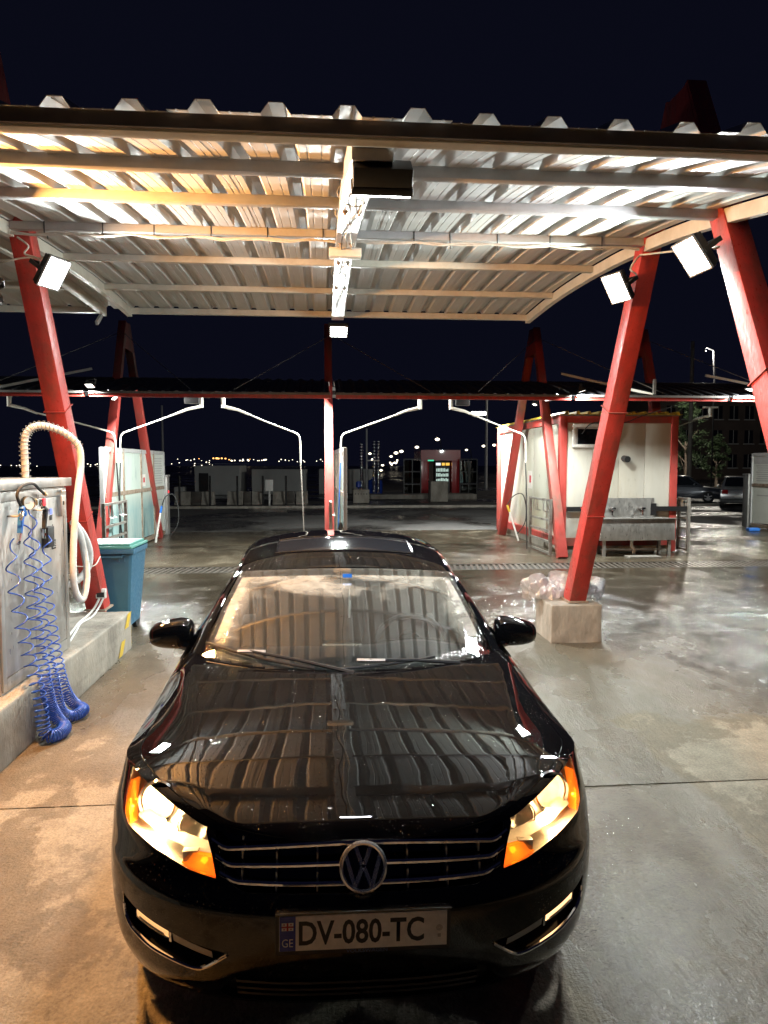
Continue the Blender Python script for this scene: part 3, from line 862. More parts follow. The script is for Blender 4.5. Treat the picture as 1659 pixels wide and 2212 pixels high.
# hem of the hood's front edge
lip = [hood_rows[k][0] for k in range(len(cols)-1, 0, -1) if hood_rows[k][0][1] < .47] + [hood_rows[k][-1] for k in range(1, len(cols)) if hood_rows[k][-1][1] < .47]
hb.grid([lip, [(p[0]*.998, p[1]+.004, p[2]-.016) for p in lip], [(p[0]*.98, p[1]+.03, p[2]-.02) for p in lip]])
for s in (1, -1): body.grid(fen[s])
tr_rows = []
for i in range(NCOL-1):
    xs, ys, zs = VX[i, NZ]
    if ys > 4.13: tr_rows.append([(r*xs, ys, zs+.035*(1-r*r)*min(1, (4.9-ys)*4)) for r in [k/12-1 for k in range(25)]])
body.grid(tr_rows)
body.build('body', M['paint'], car, smooth=True, weld=True, sharp=55)
hood = hb.build('hood', M['paint'], car, smooth=True, sharp=50, weld=True)
gap = MB()
for s in (1, -1):
    P = [(f_[0][0]*.9975, f_[0][1], f_[0][2]-.012) for f_ in fen[s]]
    gap.grid([[(p[0]-s*.012, p[1], p[2]) for p in P], [(p[0]+s*.012, p[1], p[2]) for p in P]])
gap.build('shut_gap', M['black_plastic'], car)
# ---------------------------------------------------------------- headlamps
for s, hot in ((-1, True), (1, False)):
    lamp = shell_part(1, off=(0, .002, 0), mirror=s, walls=.105, wdir=(-.25, 1, 0)).build('headlamp', M['reflector' if hot else 'reflector'], car, smooth=True)
    def at(x, z, d): return Vector((s*(x-.25*d), Fy(x, z)+d, z))
    shell_part(1, mirror=s).build('lens', M['lens_clear'], lamp, smooth=True)
    # low beam: chrome ring with a round projector, then the reflector bowl with the lit bulb
    c = at(.715, .768, .06); Fm = frame_to(c, (s*.25, -1, .15))
    MB().lathe([(.062, .012), (.070, .016), (.074, .008), (.070, 0)], 36, Fm).build('beam_ring', M['chrome'], lamp, smooth=True)
    MB().lathe([(.062, .0), (.05, -.02), (.02, -.03), (.001, -.031)], 32, Fm).build('beam_bowl', M['reflector'], lamp, smooth=True)
    c2 = at(.585, .722, .075); F2 = frame_to(c2, (s*.15, -1, .1))
    MB().lathe([(.048, .006), (.053, .008), (.055, 0)], 30, F2).lathe([(.048, 0), (.03, -.02), (.001, -.028)], 30, F2).build('high_beam_bowl', M['bezel'], lamp, smooth=True)
    # dark bezel along the top edge and the stepped shelf below
    top = [at(x, z, .018) for x, z in ((.518, .752), (.59, .776), (.68, .806), (.755, .827), (.79, .838))]
    MB().grid([top, [p+Vector((0, .05, -.012)) for p in top]]).build('bezel', M['bezel'], lamp)
    shelf = [at(x, z, .02) for x, z in ((.49, .676), (.58, .688), (.68, .708), (.77, .728))]
    MB().grid([shelf, [p+Vector((0, .06, .012)) for p in shelf], [p+Vector((0, .06, -.03)) for p in shelf]]).build('shelf', M['reflector'], lamp)
    q = at(.562, .672, .02); MB().cbox(q, (.05, .03, .036), None).build('light_guide', M['reflector'], lamp, bevel=.004)
    bl = at(.69, .718, .05)
    MB().lathe([(.001, .016), (.012, .012), (.016, 0), (.012, -.012), (.001, -.016)], 14, Matrix.Translation(bl)).build('bulb', M['bulb_hot' if hot else 'bulb_warm'], lamp, smooth=True)
    L = bpy.data.lights.new('bulb_light', 'POINT'); L.energy = 26 if hot else 7; L.color = (1, .60, .25); L.shadow_soft_size = .02
    lo = bpy.data.objects.new('bulb_light', L); COL.objects.link(lo); lo.parent = lamp; lo.location = bl + Vector((0, -.025, .012))
    # amber turn lamp in the inner corner and amber marker down the outer edge
    A = [(.470, .629), (.535, .638), (.588, .650), (.548, .684), (.483, .678)]
    outl = [at(x, z, .006) for x, z in A]
    t = MB().add(outl + [p+Vector((0, .045, 0)) for p in outl], [(0, 1, 2, 3, 4)] + [(i, (i+1) % 5, 5+(i+1) % 5, 5+i) for i in range(5)]).build('turn_lamp', M['amber'], lamp)
    MB().lathe([(.001, .012), (.010, .008), (.012, 0), (.001, -.012)], 12, Matrix.Translation(at(.52, .655, .03))).build('turn_bulb', M['bulb_amber'], lamp, smooth=True)
    mk = [(.795, .701), (.812, .714), (.821, .732), (.823, .775), (.818, .808), (.810, .808), (.808, .75)]
    outl = [at(x, z, .005) for x, z in mk]; n = len(mk)
    MB().add(outl + [p+Vector((-s*.02, .03, 0)) for p in outl], [tuple(range(n))] + [(i, (i+1) % n, n+(i+1) % n, n+i) for i in range(n)]).build('side_marker', M['amber'], lamp)
    MB().lathe([(.001, .010), (.007, .006), (.008, 0), (.001, -.010)], 12, Matrix.Translation(at(.806, .735, .024))).build('marker_bulb', M['bulb_amber'], lamp, smooth=True)
    rim = [VX[i, k] for i, k in []]
# ---------------------------------------------------------------- grille
grl = both(2, off=(0, .002, 0), walls=.055).build('grille', M['gloss_black'], car)
def bar(pts, h, d, m, name, par, off=0):
    P = []
    for x, z in pts:
        y = Fy(x, z) + off
        P.append([(x, y+d, z+h*.5), (x, y+.003, z+h*.5), (x, y-.002, z+h*.18), (x, y+.004, z), (x, y-.002, z-.18*h), (x, y+.003, z-h*.5), (x, y+d, z-h*.5)])
    return MB().grid(P).build(name, m, par, smooth=True, sharp=25)
for zc_, zk, xk, zt, xt in ((.728, .708, .443, .727, .489), (.674, .664, .427, .686, .474), (.621, .621, .405, .640, .458)):
    pts = [(-xt, zt), (-xk-.008, zk+.003), (-xk+.01, zk)] + [(-xk+2*xk*k/30, zc_-(zc_-zk)*((k-15)/15)**2) for k in range(2, 29)] + [(xk-.01, zk), (xk+.008, zk+.003), (xt, zt)]
    bar(pts, .019, .02, M['chrome'], 'chrome_bar', grl)
for s in (-1, 1):
    for xv in (.145, .275, .385):
        for z0, z1 in ((.60, .615), (.628, .654), (.680, .707), (.731, .745)):
            if xv > .3 and z0 < .61: continue
            MB().box((s*xv-.0025, Fy(xv, z0)+.012, z0), (s*xv+.0025, Fy(xv, z0)+.04, z1)).build('grille_fin', M['bezel'], grl)
# round emblem: ring with a V over a W
em = Matrix.Translation((0, Fy(0, .675)-.022, .676)) @ Matrix.Rotation(R(90-24), 4, 'X')
emb = MB().lathe([(.062, -.02), (.074, -.016), (.0765, 0), (.075, .009), (.069, .013), (.064, .010), (.0635, 0)], 56, em).build('emblem', M['badge_chrome'], car, smooth=True)
MB().lathe([(.001, -.002), (.064, -.002)], 40, em).build('emblem_disc', M['gloss_black'], emb)
st = MB()
def stroke(p, q, w=.0125):
    a = Vector((*p, .004)); c = Vector((*q, .004))
    n0 = len(st.v); st.beam(a, c, w, .008, (0, 0, 1))
    st.v[n0:] = [tuple(em @ Vector(v)) for v in st.v[n0:]]
for s in (-1, 1):
    stroke((s*.0245, .060), (s*.0035, .006))           # V
    stroke((s*.0555, .036), (s*.0265, -.058))          # W outer
    stroke((s*.0275, -.058), (s*.0025, -.001))         # W inner
st.build('emblem_letters', M['badge_chrome'], emb)
# ---------------------------------------------------------------- bumper: lower intake, fog lamps, plate
both(4, off=(0, .002, 0), walls=.04).build('lower_intake', M['black_plastic'], car)
sl = MB()
for z in (.245, .275, .305): sl.grid([[(x, Fy(x, z)+.012, z-.004) for x in [k*.03-.4 for k in range(27)]], [(x, Fy(x, z)+.012, z+.004) for x in [k*.03-.4 for k in range(27)]], [(x, Fy(x, z)+.035, z+.006) for x in [k*.03-.4 for k in range(27)]]])
sl.build('intake_slats', M['black_plastic'], car)
for s in (-1, 1):
    fo = shell_part(3, off=(0, .002, 0), mirror=s, walls=.06, wdir=(-.2, 1, 0)).build('fog_lamp_surround', M['gloss_black'], car)
    def at(x, z, d): return Vector((s*(x-.2*d), Fy(x, z)+d, z))
    rows = []
    for tt in range(9):
        z0, z1 = ((.386, .424)); w = tt/8
        xa = .622 + (.744-.622)*w; lo_ = .415 + .018*w; hi_ = .447 + .022*w
        rows.append([at(xa, lo_, .004), at(xa, lo_+.004, .001), at(xa, (lo_+hi_)/2, -.002), at(xa, hi_, -.001)])
    fl_ = MB().grid(rows).build('fog_lens', M['lens_clear'], fo, smooth=True)
    MB().grid([[p+Vector((0, .010, 0)) for p in r_] for r_ in rows]).build('fog_reflector', M['fog_hot'] if s < 0 else emis('fog_lamp_bright', (1, .56, .24), 2.4), fo)
    rr_ = [(p[0]+Vector((0, -.003, .012)), p[-1]+Vector((0, -.003, -.012))) for p in rows[1:-1]]
    MB().tube([p[0] for p in rr_], .0022, 6).tube([p[1] for p in rr_], .0022, 6).build('fog_lens_ribs', M['bezel'], fo)
    dk = []
    for tt in range(7):
        w = tt/6; xa = .475 + (.608-.475)*w; dk.append([at(xa, .386+.028*w, .010), at(xa, .414+.030*w, .003)])
    MB().grid(dk).build('blind_lens', M['bezel'], fo)
    MB().grid([[at(.611, .412, .002), at(.611, .447, .0)], [at(.619, .413, .001), at(.619, .448, -.001)]]).build('divider', M['chrome'], fo)
    ch = [(.799, .455), (.792, .422), (.768, .394), (.72, .376), (.667, .363), (.587, .351), (.53, .345), (.498, .355), (.462, .382), (.424, .412)]
    cp = smooth_path([at(x, z, -.001) for x, z in ch], 4)
    MB().tube(cp, [.0035+.0045*math.sin(math.pi*min(1, .12+k/(len(cp)-1)*.8)) for k in range(len(cp))], 8).build('chrome_trim', M['chrome'], fo, smooth=True)
    # jacking slot seam low on the bumper corner
    MB().tube([(s*.60, Fy(.6, .26)-.001, .27), (s*.585, Fy(.585, .20)-.001, .21)], .003, 6).build('bumper_seam', M['bezel'], car)
pl = MB().cbox((0, -.006, .507), (.545, .012, .135)).build('plate_holder', M['black_plastic'], car, bevel=.004)
MB().box((-.273, -.022, .573), (.273, .002, .580)).build('holder_lip', M['gloss_black'], pl, bevel=.002)
MB().cbox((0, -.0135, .511), (.52, .003, .112)).build('plate', M['plate_white'], pl, bevel=.001)
MB().cbox((-.2345, -.0142, .511), (.049, .003, .110)).build('plate_band', M['plate_blue'], pl)
def fit_text(txt, w, h, name, m, par, loc, bold=0, depth=.0008):
    PM = Matrix.Translation(loc) @ Matrix.Rotation(R(90), 4, 'X')
    o = text_mesh(txt, 1.0, name, m, par, Matrix.Identity(4), depth=.0, bold=bold)
    v = np.array([p.co[:] for p in o.data.vertices]); mn = v.min(0); mxx = v.max(0)
    T = PM @ Matrix.Diagonal((w/(mxx[0]-mn[0]), h/(mxx[1]-mn[1]), 1, 1)) @ Matrix.Translation((-(mn[0]+mxx[0])/2, -(mn[1]+mxx[1])/2, 0))
    o.data.transform(T); return o
fit_text('DV-080-TC', .388, .079, 'plate_number', M['ink'], pl, (-.006, -.0156, .511), bold=.022)
fit_text('GE', .034, .026, 'country_code', M['plate_white'], pl, (-.2345, -.0162, .482))
MB().cbox((-.2345, -.0158, .534), (.036, .001, .025)).build('flag', M['plate_white'], pl)
fl2 = MB().cbox((-.2345, -.0166, .534), (.0055, .0006, .025)).cbox((-.2345, -.0170, .534), (.036, .0006, .0045))
for a in (-1, 1):
    for c in (-1, 1): fl2.cbox((-.2345+a*.0105, -.0166, .534+c*.0075), (.0042, .0006, .0042))
fl2.build('flag_cross', M['flag_red'], pl)
MB().lathe([(.001, 0), (.0105, 0)], 20, Matrix.Translation((.236, -.0157, .512)) @ Matrix.Rotation(R(90), 4, 'X')).build('seal', M['bezel'], pl)
MB().cbox((.236, -.0157, .487), (.010, .0006, .011)).build('stamp', M['bezel'], pl)
fit_text('VOLKSWAGEN', .128, .0115, 'holder_text', M['holder_print'], pl, (.01, -.0135, .4475))
# ---------------------------------------------------------------- windscreen, roof, pillars, windows
def ws(s, t):
    B = Vector((.742*s, 1.165+.265*abs(s)**2.2, .972+.022*s*s)); T = Vector((.615*s, 1.95+.085*s*s, 1.362-.034*s*s))
    p = B.lerp(T, t); k = .030*math.sin(math.pi*t)*(1-.35*s*s)
    return p + Vector((.10*s*k, -.5*k, .86*k))
RZ = pchip([(1.90,1.345),(1.95,1.362),(2.15,1.412),(2.6,1.470),(3.0,1.475),(3.55,1.435)])
RX = pchip([(1.95,.615),(2.4,.605),(3.0,.60),(3.55,.60)])
def roof(s, v):
    y0 = 1.95+.085*s*s; y = y0+(3.55-y0)*v; yc = 1.95+(3.55-1.95)*v
    return Vector((RX(yc)*s, y, RZ(yc) - (.034+.030*math.sin(math.pi*min(1, v*1.2+.1)*.5))*s*s - .012*abs(s)**8))
def rear(s, t):
    a = roof(s, 1); b_ = Vector((.69*s, 4.22-.05*s*s, 1.085-.01*s*s)); k = .03*math.sin(math.pi*t)
    return a.lerp(b_, t)+Vector((0, .4*k, k))
def uvgrid(f, n, m, s0=-1, s1=1, t0=0, t1=1): return [[f(s0+(s1-s0)*i/n, t0+(t1-t0)*j/m) for j in range(m+1)] for i in range(n+1)]
wso = MB().grid(uvgrid(ws, 40, 24, -.985, .985, .0, .985)).build('windscreen', M['windscreen'], car, smooth=True, sharp=80)
uvl = wso.data.uv_layers.new(name='UVMap'); nn = 25
for lp in wso.data.loops:
    i, j = divmod(lp.vertex_index, nn); uvl.data[lp.index].uv = (i/40, j/24)
MB().grid(uvgrid(roof, 30, 30)).build('roof', M['paint'], car, smooth=True, sharp=60)
MB().grid([[ws(-1+2*i/40, t)+Vector((0, .002, -.004)) for t in (.965, .985, 1.0)]+[roof(-1+2*i/40, 0)+Vector((0, .004, -.002))] for i in range(41)]).build('windscreen_seal', M['gloss_black'], car, smooth=True)
MB().grid(uvgrid(rear, 20, 10, -.97, .97)).build('rear_window', M['side_glass'], car, smooth=True)
sr = lambda u, v: roof(u, v)+Vector((0, 0, .003))
MB().grid(uvgrid(sr, 24, 10, -.70, .70, .17, .42)).build('sunroof', M['glass_dark'], car, smooth=True)
pm = [sr(-.70+1.4*i/20, .17) for i in range(21)]+[sr(.70, .17+.25*i/8) for i in range(1, 9)]+[sr(.70-1.4*i/20, .42) for i in range(1, 21)]+[sr(-.70, .42-.25*i/8) for i in range(1, 8)]
MB().tube(pm, .006, 6, closed=True).build('sunroof_seal', M['gloss_black'], car, smooth=True)
for s in (-1, 1):
    inner = [ws(s*1.0, t) for t in [k/10 for k in range(10)]] + [roof(s*1.0, k/16) for k in range(17)] + [rear(s*1.0, k/8) for k in range(1, 9)]
    rows = []; outer = []
    for k, p in enumerate(inner):
        w = min(1, k/12)
        o1 = p+Vector((s*.030, .035*(1-w), .004-.016*w)); o2 = p+Vector((s*(.062-.010*w), .085*(1-w), -.012-.045*w))
        rows.append([p, o1, o2]); outer.append(o2)
    MB().grid(rows).build('roof_rail', M['paint'], car, smooth=True, sharp=60)
    belt = lambda y: Vector((s*(CW(CZS(y))-.006), y, CZS(y)))
    def win(y0, y1, name, m):
        sel = [p for p in outer if y0 <= p.y <= y1]
        MB().grid([[p+Vector((s*.002, 0, 0)), p.lerp(belt(p.y), .5)+Vector((s*.014, 0, 0)), belt(p.y)] for p in sel]).build(name, m, car, smooth=True)
    win(1.45, 2.62, 'side_window', M['side_glass']); win(2.55, 2.80, 'door_pillar', M['gloss_black']); win(2.74, 3.62, 'side_window', M['side_glass']); win(3.53, 4.3, 'rear_pillar', M['paint'])
    MB().tube([belt(1.5+k*.1)+Vector((s*.003, 0, .002)) for k in range(27)], .007, 6).build('belt_trim', M['chrome'], car, smooth=True)
    for y in (1.42, 2.62, 3.62):   # door seams and handles
        MB().tube([(s*(CW(z)+.0005), y+(.0 if y < 3 else .12*(1-z)), z) for z in [.32+k*.06 for k in range(11)]], .003, 5).build('door_seam', M['black_plastic'], car)
    for y in (2.35, 3.35):
        MB().cbox((s*(CW(.86)+.012), y, .86), (.02, .16, .026)).build('door_handle', M['paint'], car, bevel=.008)
    MB().tube([(s*(CW(.22)-.004), y, .22) for y in (1.32, 2.3, 3.36)], .03, 8).build('sill', M['black_plastic'], car)
    # mirrors
    mr = MB().beam((s*.81, 1.72, .955), (s*.93, 1.78, .965), .07, .035, (0, 0, 1), .06, .03).build('wing_mirror', M['gloss_black'], car, bevel=.01)
    rows = []
    for i in range(15):
        a = math.pi*i/14; row = []
        for k in range(25):
            t = 2*math.pi*k/24; e = lambda v, n: math.copysign(abs(v)**n, v)
            xx = e(math.cos(a), .75)*.118; rr2 = max(0, math.sin(a))**.55
            taper = 1.0-.18*(xx/.118)
            row.append((s*(.955+xx), 1.80+.075*rr2*e(math.cos(t), .8)-.02*(math.cos(t) < 0)*rr2, 1.02+.078*taper*rr2*e(math.sin(t), .8)+.006*(-xx/.118)))
        rows.append(row)
    MB().grid(rows).build('mirror_shell', M['paint'], mr, smooth=True, weld=True, sharp=70)
    MB().tube([(s*.875, 1.731, .978), (s*.93, 1.722, .975), (s*1.0, 1.726, .984), (s*1.055, 1.752, 1.0)], [.004, .008, .009, .005], 8).build('repeater', M['white_plastic'], mr, smooth=True)
# cowl panel, wipers
cw = lambda x, d, z: (x, cowl_y(x)+d, z)
rows = [[cw(x, -.002, CZC(cowl_y(x))-.012-.02*(x/.75)**2), cw(x, .02, .968+.0*x), cw(x, .05, .972+.02*(x/.75)**2)] for x in [-.74+1.48*k/30 for k in range(31)]]
MB().grid(rows).build('cowl_panel', M['black_plastic'], car, smooth=True)
def wiper(a, b_, arm0, elbow, name):
    n = [Vector((0, -.42, .9))*.012]*1; up_ = Vector((0, -.012, .024))
    P = [ws(a[0]+(b_[0]-a[0])*k/8, a[1]+(b_[1]-a[1])*k/8)+up_*.6 for k in range(9)]
    w = MB().tube(P, .0065, 6).build(name, M['black_plastic'], car, smooth=True)
    mid = ws(*elbow)+up_*1.25; st_ = ws(*arm0)+up_*.7
    MB().beam(mid+Vector((-.06, 0, .0)), mid+Vector((.075, -.004, -.002)), .018, .010, (0, -.4, .9)).build('blade_clip', M['bezel'], w, bevel=.003)
    MB().tube([mid, mid.lerp(st_, .5)+up_*.3, st_], [.007, .008, .011], 6).build('wiper_arm', M['black_plastic'], w, smooth=True)
wiper((-.985, .10), (-.23, .012), (.02, -.02), (-.66, .075), 'wiper')
wiper((-.10, .012), (.56, .055), (.72, -.03), (.12, .052), 'wiper')
# cabin: dashboard, wheel, seats, rear shelf, inner mirror
da = MB()
rows = []
for k in range(21):
    x = -.70+1.40*k/20; hp = .035*math.exp(-((x-.37)/.20)**2)
    y0 = cowl_y(x)+.05
    rows.append([(x, y0, .955), (x, y0+.2, .975), (x, 1.62, .972+hp), (x, 1.74, .955+hp), (x, 1.80, .90), (x, 1.80, .55)])
da.grid(rows).build('dashboard', M['dash'], car, smooth=True, sharp=50)
Wm = frame_to((.37, 1.96, .93), (0, .86, .5))
MB().tube([Wm @ Vector((.19*math.cos(a), .19*math.sin(a), 0)) for a in [2*math.pi*k/40 for k in range(40)]], .017, 8, closed=True).build('steering_wheel', M['black_plastic'], car, smooth=True)
MB().lathe([(.001, .03), (.06, .02), (.075, -.02)], 20, Wm).box((-.18, -.02, -.02), (.18, .02, .0), Wm).build('wheel_hub', M['black_plastic'], car)
for sx in (-.37, .37):
    MB().beam((sx, 2.62, .50), (sx, 2.86, 1.10), .50, .14, (0, 1, 0), .42, .09).build('seat_back', M['seat'], car, bevel=.035)
    MB().cbox((sx, 2.89, 1.225), (.25, .10, .17)).build('headrest', M['seat'], car, bevel=.035)
    MB().box((sx-.25, 2.1, .40), (sx+.25, 2.66, .56)).build('seat_cushion', M['seat'], car, bevel=.04)
MB().beam((0, 3.62, .5), (0, 3.86, 1.08), 1.3, .16, (0, 1, 0)).build('rear_bench', M['seat'], car, bevel=.04)
MB().box((-.83, 1.5, .28), (.83, 4.3, .30)).build('cabin_floor', M['black_plastic'], car)
MB().box((-.80, 1.82, .30), (-.78, 4.1, .96)).box((.78, 1.82, .30), (.80, 4.1, .96)).build('door_lining', M['dash'], car)
MB().box((-.80, .85, .20), (.80, 4.0, .22)).build('underbody', M['black_plastic'], car)
MB().cbox((0, 1.86, 1.285), (.24, .03, .065)).build('inner_mirror', M['black_plastic'], car, bevel=.012)
hm = MB().tube([(.015, 1.86, 1.25), (.012, 1.86, 1.18), (.016, 1.862, 1.12)], .003, 5)
hm.cbox((.016, 1.862, 1.135), (.012, .006, .10)).build('hanging_tag', M['white_plastic'], car)
MB().cbox((-.0, 1.80, 1.335), (.05, .004, .02), None).build('sensor_label', M['blue'], car)
# antenna on the roof
MB().beam((0, 3.38, 1.44), (0, 3.50, 1.455), .05, .03, (0, 0, 1), .02, .09).build('antenna_fin', M['paint'], car, bevel=.01)
# tail lamps, wheels
for s in (-1, 1):
    MB().cbox((s*.70, 4.78, .90), (.26, .10, .15)).build('tail_lamp', M['tail_red'], car, bevel=.03)
    for cy in (.93, 3.74):
        Wt = Matrix.Translation((s*.795, cy, .33)) @ Matrix.Rotation(R(90)*s, 4, 'Y')
        w = MB().lathe([(.205, -.10), (.31, -.105), (.328, -.08), (.33, 0), (.328, .08), (.31, .10), (.215, .10), (.205, .06)], 40, Wt).build('wheel', M['rubber'], car, smooth=True)
        MB().lathe([(.21, .085), (.20, .07), (.19, .02), (.05, .05), (.001, .055)], 40, Wt).build('rim', M['black_metal'], w, smooth=True)
        sp = MB()
        for k in range(5):
            a = 2*math.pi*k/5
            sp.beam(Wt @ Vector((.03*math.cos(a), .03*math.sin(a), .07)), Wt @ Vector((.20*math.cos(a), .20*math.sin(a), .08)), .05, .025, Wt.to_3x3() @ Vector((0, 0, 1)))
        sp.build('spokes', M['alloy'], w)
        arch = MB().lathe([(AR+.004, -.30), (AR+.004, .075), (AR-.008, .08)], 48, Wt)
        arch.f = [q for q in arch.f if min(arch.v[i][2] for i in q) > .19]
        arch.build('arch_liner', M['black_plastic'], car, smooth=True)
# ================================================================== left island with the vacuum and air station
isl = MB().box((-2.98, 1.2, 0), (-2.055, 7.66, .40)).build('island', M['concrete'], None, bevel=.015)
roughen(isl, 24, .007, 8)
tag(isl, 'long raised concrete island carrying the steel vacuum cabinet', 'island')
for k, (y0, z0, z1) in enumerate(((7.40, .26, .40), (7.16, .02, .16))):
    st_ = MB().add([(-2.051, y0, z0), (-2.051, y0+.14, z0), (-2.051, y0+.26, z1), (-2.051, y0+.12, z1)], [(0, 1, 2, 3)]).build('paint_stripe', M['yellow'], None)
    st_.parent = isl
MB().box((-2.3, 7.664, .02), (-2.06, 7.668, .39)).build('paint_patch', M['yellow'], isl)
cab = empty('vacuum_cabinet', (-2.45, 5.5, .40), 0, 'grimy stainless steel vacuum and air cabinet on the left island', 'cabinet')
def lc(b, *a, **k):   # build in world coordinates, then hang under the cabinet
    par = k.pop('parent', cab)
    o = b.build(*a, **k); o.parent = par
    if par is cab: o.location = (2.45, -5.5, -.40)
    return o
lc(MB().box((-2.80, 4.86, .402), (-2.165, 6.14, 1.77)), 'body', M['steel'], bevel=.006)
lc(MB().box((-2.86, 4.80, 1.775), (-2.125, 6.20, 1.845)), 'lid', M['steel'], bevel=.008)
fr = MB()
fr.box((-2.164, 4.87, .42), (-2.15, 4.93, 1.76)).box((-2.164, 6.06, .42), (-2.15, 6.13, 1.76)).box((-2.164, 4.931, .42), (-2.15, 6.059, .50)).box((-2.164, 4.931, 1.70), (-2.15, 6.059, 1.76))
lc(fr, 'door_frame', M['steel'], bevel=.003)
dl = lc(MB().box((-2.163, 4.935, .505), (-2.153, 5.432, 1.695)), 'door', M['steel'], bevel=.003)
dr = lc(MB().box((-2.163, 5.440, .505), (-2.153, 6.055, 1.695)), 'door', M['steel'], bevel=.003)
lc(MB().box((-2.164, 5.432, .505), (-2.160, 5.440, 1.695)), 'door_gap', M['black_metal'])
def onface(y, z, w, h, name, m, d=.012, bev=.002): return lc(MB().box((-2.153, y-w/2, z-h/2), (-2.153+d, y+w/2, z+h/2)), name, m, bevel=bev)
onface(5.60, 1.664, .05, .05, 'counter_window', M['glass_dark'], .010); onface(5.645, 1.664, .045, .056, 'red_button', M['led_red'], .014)
onface(5.78, 1.585, .036, .045, 'blue_button', M['led_blue'], .012, .008); onface(5.785, 1.535, .045, .04, 'label_plate', M['black_plastic'], .005)
onface(5.66, 1.395, .13, .16, 'coin_box', M['black_plastic'], .05, .01)
onface(5.735, 1.455, .05, .012, 'coin_slot', M['black_metal'], .004); onface(5.735, 1.435, .05, .012, 'coin_slot', M['black_metal'], .004)
onface(5.82, 1.44, .010, .08, 'slot_plate', M['steel_dark'], .004)
onface(5.83, 1.318, .085, .075, 'instruction_label', M['black_plastic'], .004); onface(5.705, 1.361, .045, .04, 'label_plate', M['black_plastic'], .004)
for k in range(4): onface(5.83, 1.340-k*.014, .06, .004, 'label_line', M['white_plastic'], .0052, 0)
dg = text_mesh('026', .062, 'price_digits', M['led_red'], cab, Matrix.Translation((-2.45+.302, 5.83-5.5, 1.375-.40)) @ Matrix.Rotation(R(90), 4, 'Z') @ Matrix.Rotation(R(90), 4, 'X'), depth=.0004)
ph = onface(5.985, 1.62, .085, .17, 'payment_terminal', M['steel'], .035, .004); onface(5.975, 1.64, .035, .03, 'terminal_screen', M['glass_dark'], .037)
onface(5.99, 1.575, .03, .03, 'terminal_keys', M['grey_paint'], .038)
lc(MB().cyl((-2.13, 5.95, 1.735), (-2.13, 6.04, 1.735), .012, n=10), 'terminal_hinge', M['steel'])
# riser with a spring sleeve and the ribbed vacuum hose
def ribbed(pts, r, n, pitch=.012, m=None, name='vacuum_hose', k=10):
    P = smooth_path(pts, n); L = 0; R_ = []
    for i, p in enumerate(P):
        if i: L += (p-P[i-1]).length
        R_.append(r*(1+.07*math.sin(2*math.pi*L/pitch)))
    return MB().tube(P, R_, k)
HP = [(-2.42, 6.0, 1.84), (-2.42, 6.0, 2.00), (-2.42, 6.0, 2.12), (-2.40, 6.02, 2.22), (-2.33, 6.06, 2.27), (-2.24, 6.12, 2.255), (-2.14, 6.18, 2.20), (-2.07, 6.23, 2.10), (-2.06, 6.24, 1.95), (-2.075, 6.2, 1.75), (-2.09, 6.15, 1.5), (-2.10, 6.12, 1.25), (-2.10, 6.10, 1.02), (-2.095, 6.13, .88), (-2.08, 6.20, .80), (-2.07, 6.27, .83), (-2.065, 6.33, .98), (-2.08, 6.34, 1.15), (-2.10, 6.30, 1.34), (-2.14, 6.26, 1.45)]
vh = ribbed(HP, .028, 42).build('vacuum_hose', M['hose_grey'], None, smooth=True, sharp=80)
tag(vh, 'thick ribbed grey vacuum hose arching over the cabinet and hanging beside it', 'hose')
sp_ = []
P = smooth_path(HP[:8], 30); turns = 24
for i, p in enumerate(P[:-1]):
    t = (P[i+1]-p).normalized(); a_ = t.cross(Vector((.3, 1, 0))).normalized(); c_ = t.cross(a_); an = 2*math.pi*turns*i/(len(P)-1)
    for sub in range(3):
        an2 = an + 2*math.pi*turns/(len(P)-1)*sub/3; q = p.lerp(P[i+1], sub/3)
        sp_.append(q + (a_*math.cos(an2)+c_*math.sin(an2))*.040)
sp2 = MB().tube(sp_, .0032, 5).build('spring_sleeve', M['steel_dark'], vh, smooth=True)
v2 = ribbed([(-2.16, 6.30, 1.46), (-2.13, 6.45, 1.34), (-2.11, 6.55, 1.18), (-2.13, 6.55, 1.02), (-2.2, 6.42, .92), (-2.32, 6.3, .90), (-2.42, 6.2, .98)], .031, 42).build('vacuum_hose', M['hose_grey'], None, smooth=True, sharp=80)
tag(v2, 'short loop of ribbed beige vacuum hose between cabinet and red pylon', 'hose')
# coiled air hoses
def coil(path, r, dens, wire=.0054, name='air_hose', label='', taper=None):
    P = smooth_path(path, 40)
    ln = [0]
    for i in range(1, len(P)): ln.append(ln[-1]+(P[i]-P[i-1]).length)
    tot = ln[-1]; N = 30000; pts = []; ph = 0; step = .0016; s_ = 0; i = 0; ref = None
    while s_ < tot:
        while i < len(P)-2 and ln[i+1] < s_: i += 1
        t = (s_-ln[i])/max(1e-6, ln[i+1]-ln[i]); c = P[i].lerp(P[min(i+1, len(P)-1)], t)
        d = (P[min(i+1, len(P)-1)]-P[i]).normalized()
        if ref is None: ref = d.cross(Vector((1, 0, 0))).normalized()
        ref = (ref-d*ref.dot(d)).normalized(); b = d.cross(ref)
        pitch = dens(s_/tot)
        rr = r*(taper(s_/tot) if taper else 1)
        pts.append(c+(ref*math.cos(ph)+b*math.sin(ph))*rr)
        da_ = .36; ph += da_; s_ += pitch*da_/(2*math.pi)
    o = MB().tube(pts, wire, 5).build(name, M['blue_coil'], None, smooth=True, sharp=80)
    return tag(o, label, 'hose', 'coiled blue air hoses')
up1 = lambda t: .012+.16*max(0, 1-t/.50)**1.1 if t < .5 else .012+.0*t
def dens2(t):
    u = abs(t-.53)/.53
    return .0145 + .20*max(0, u-.10)**1.15
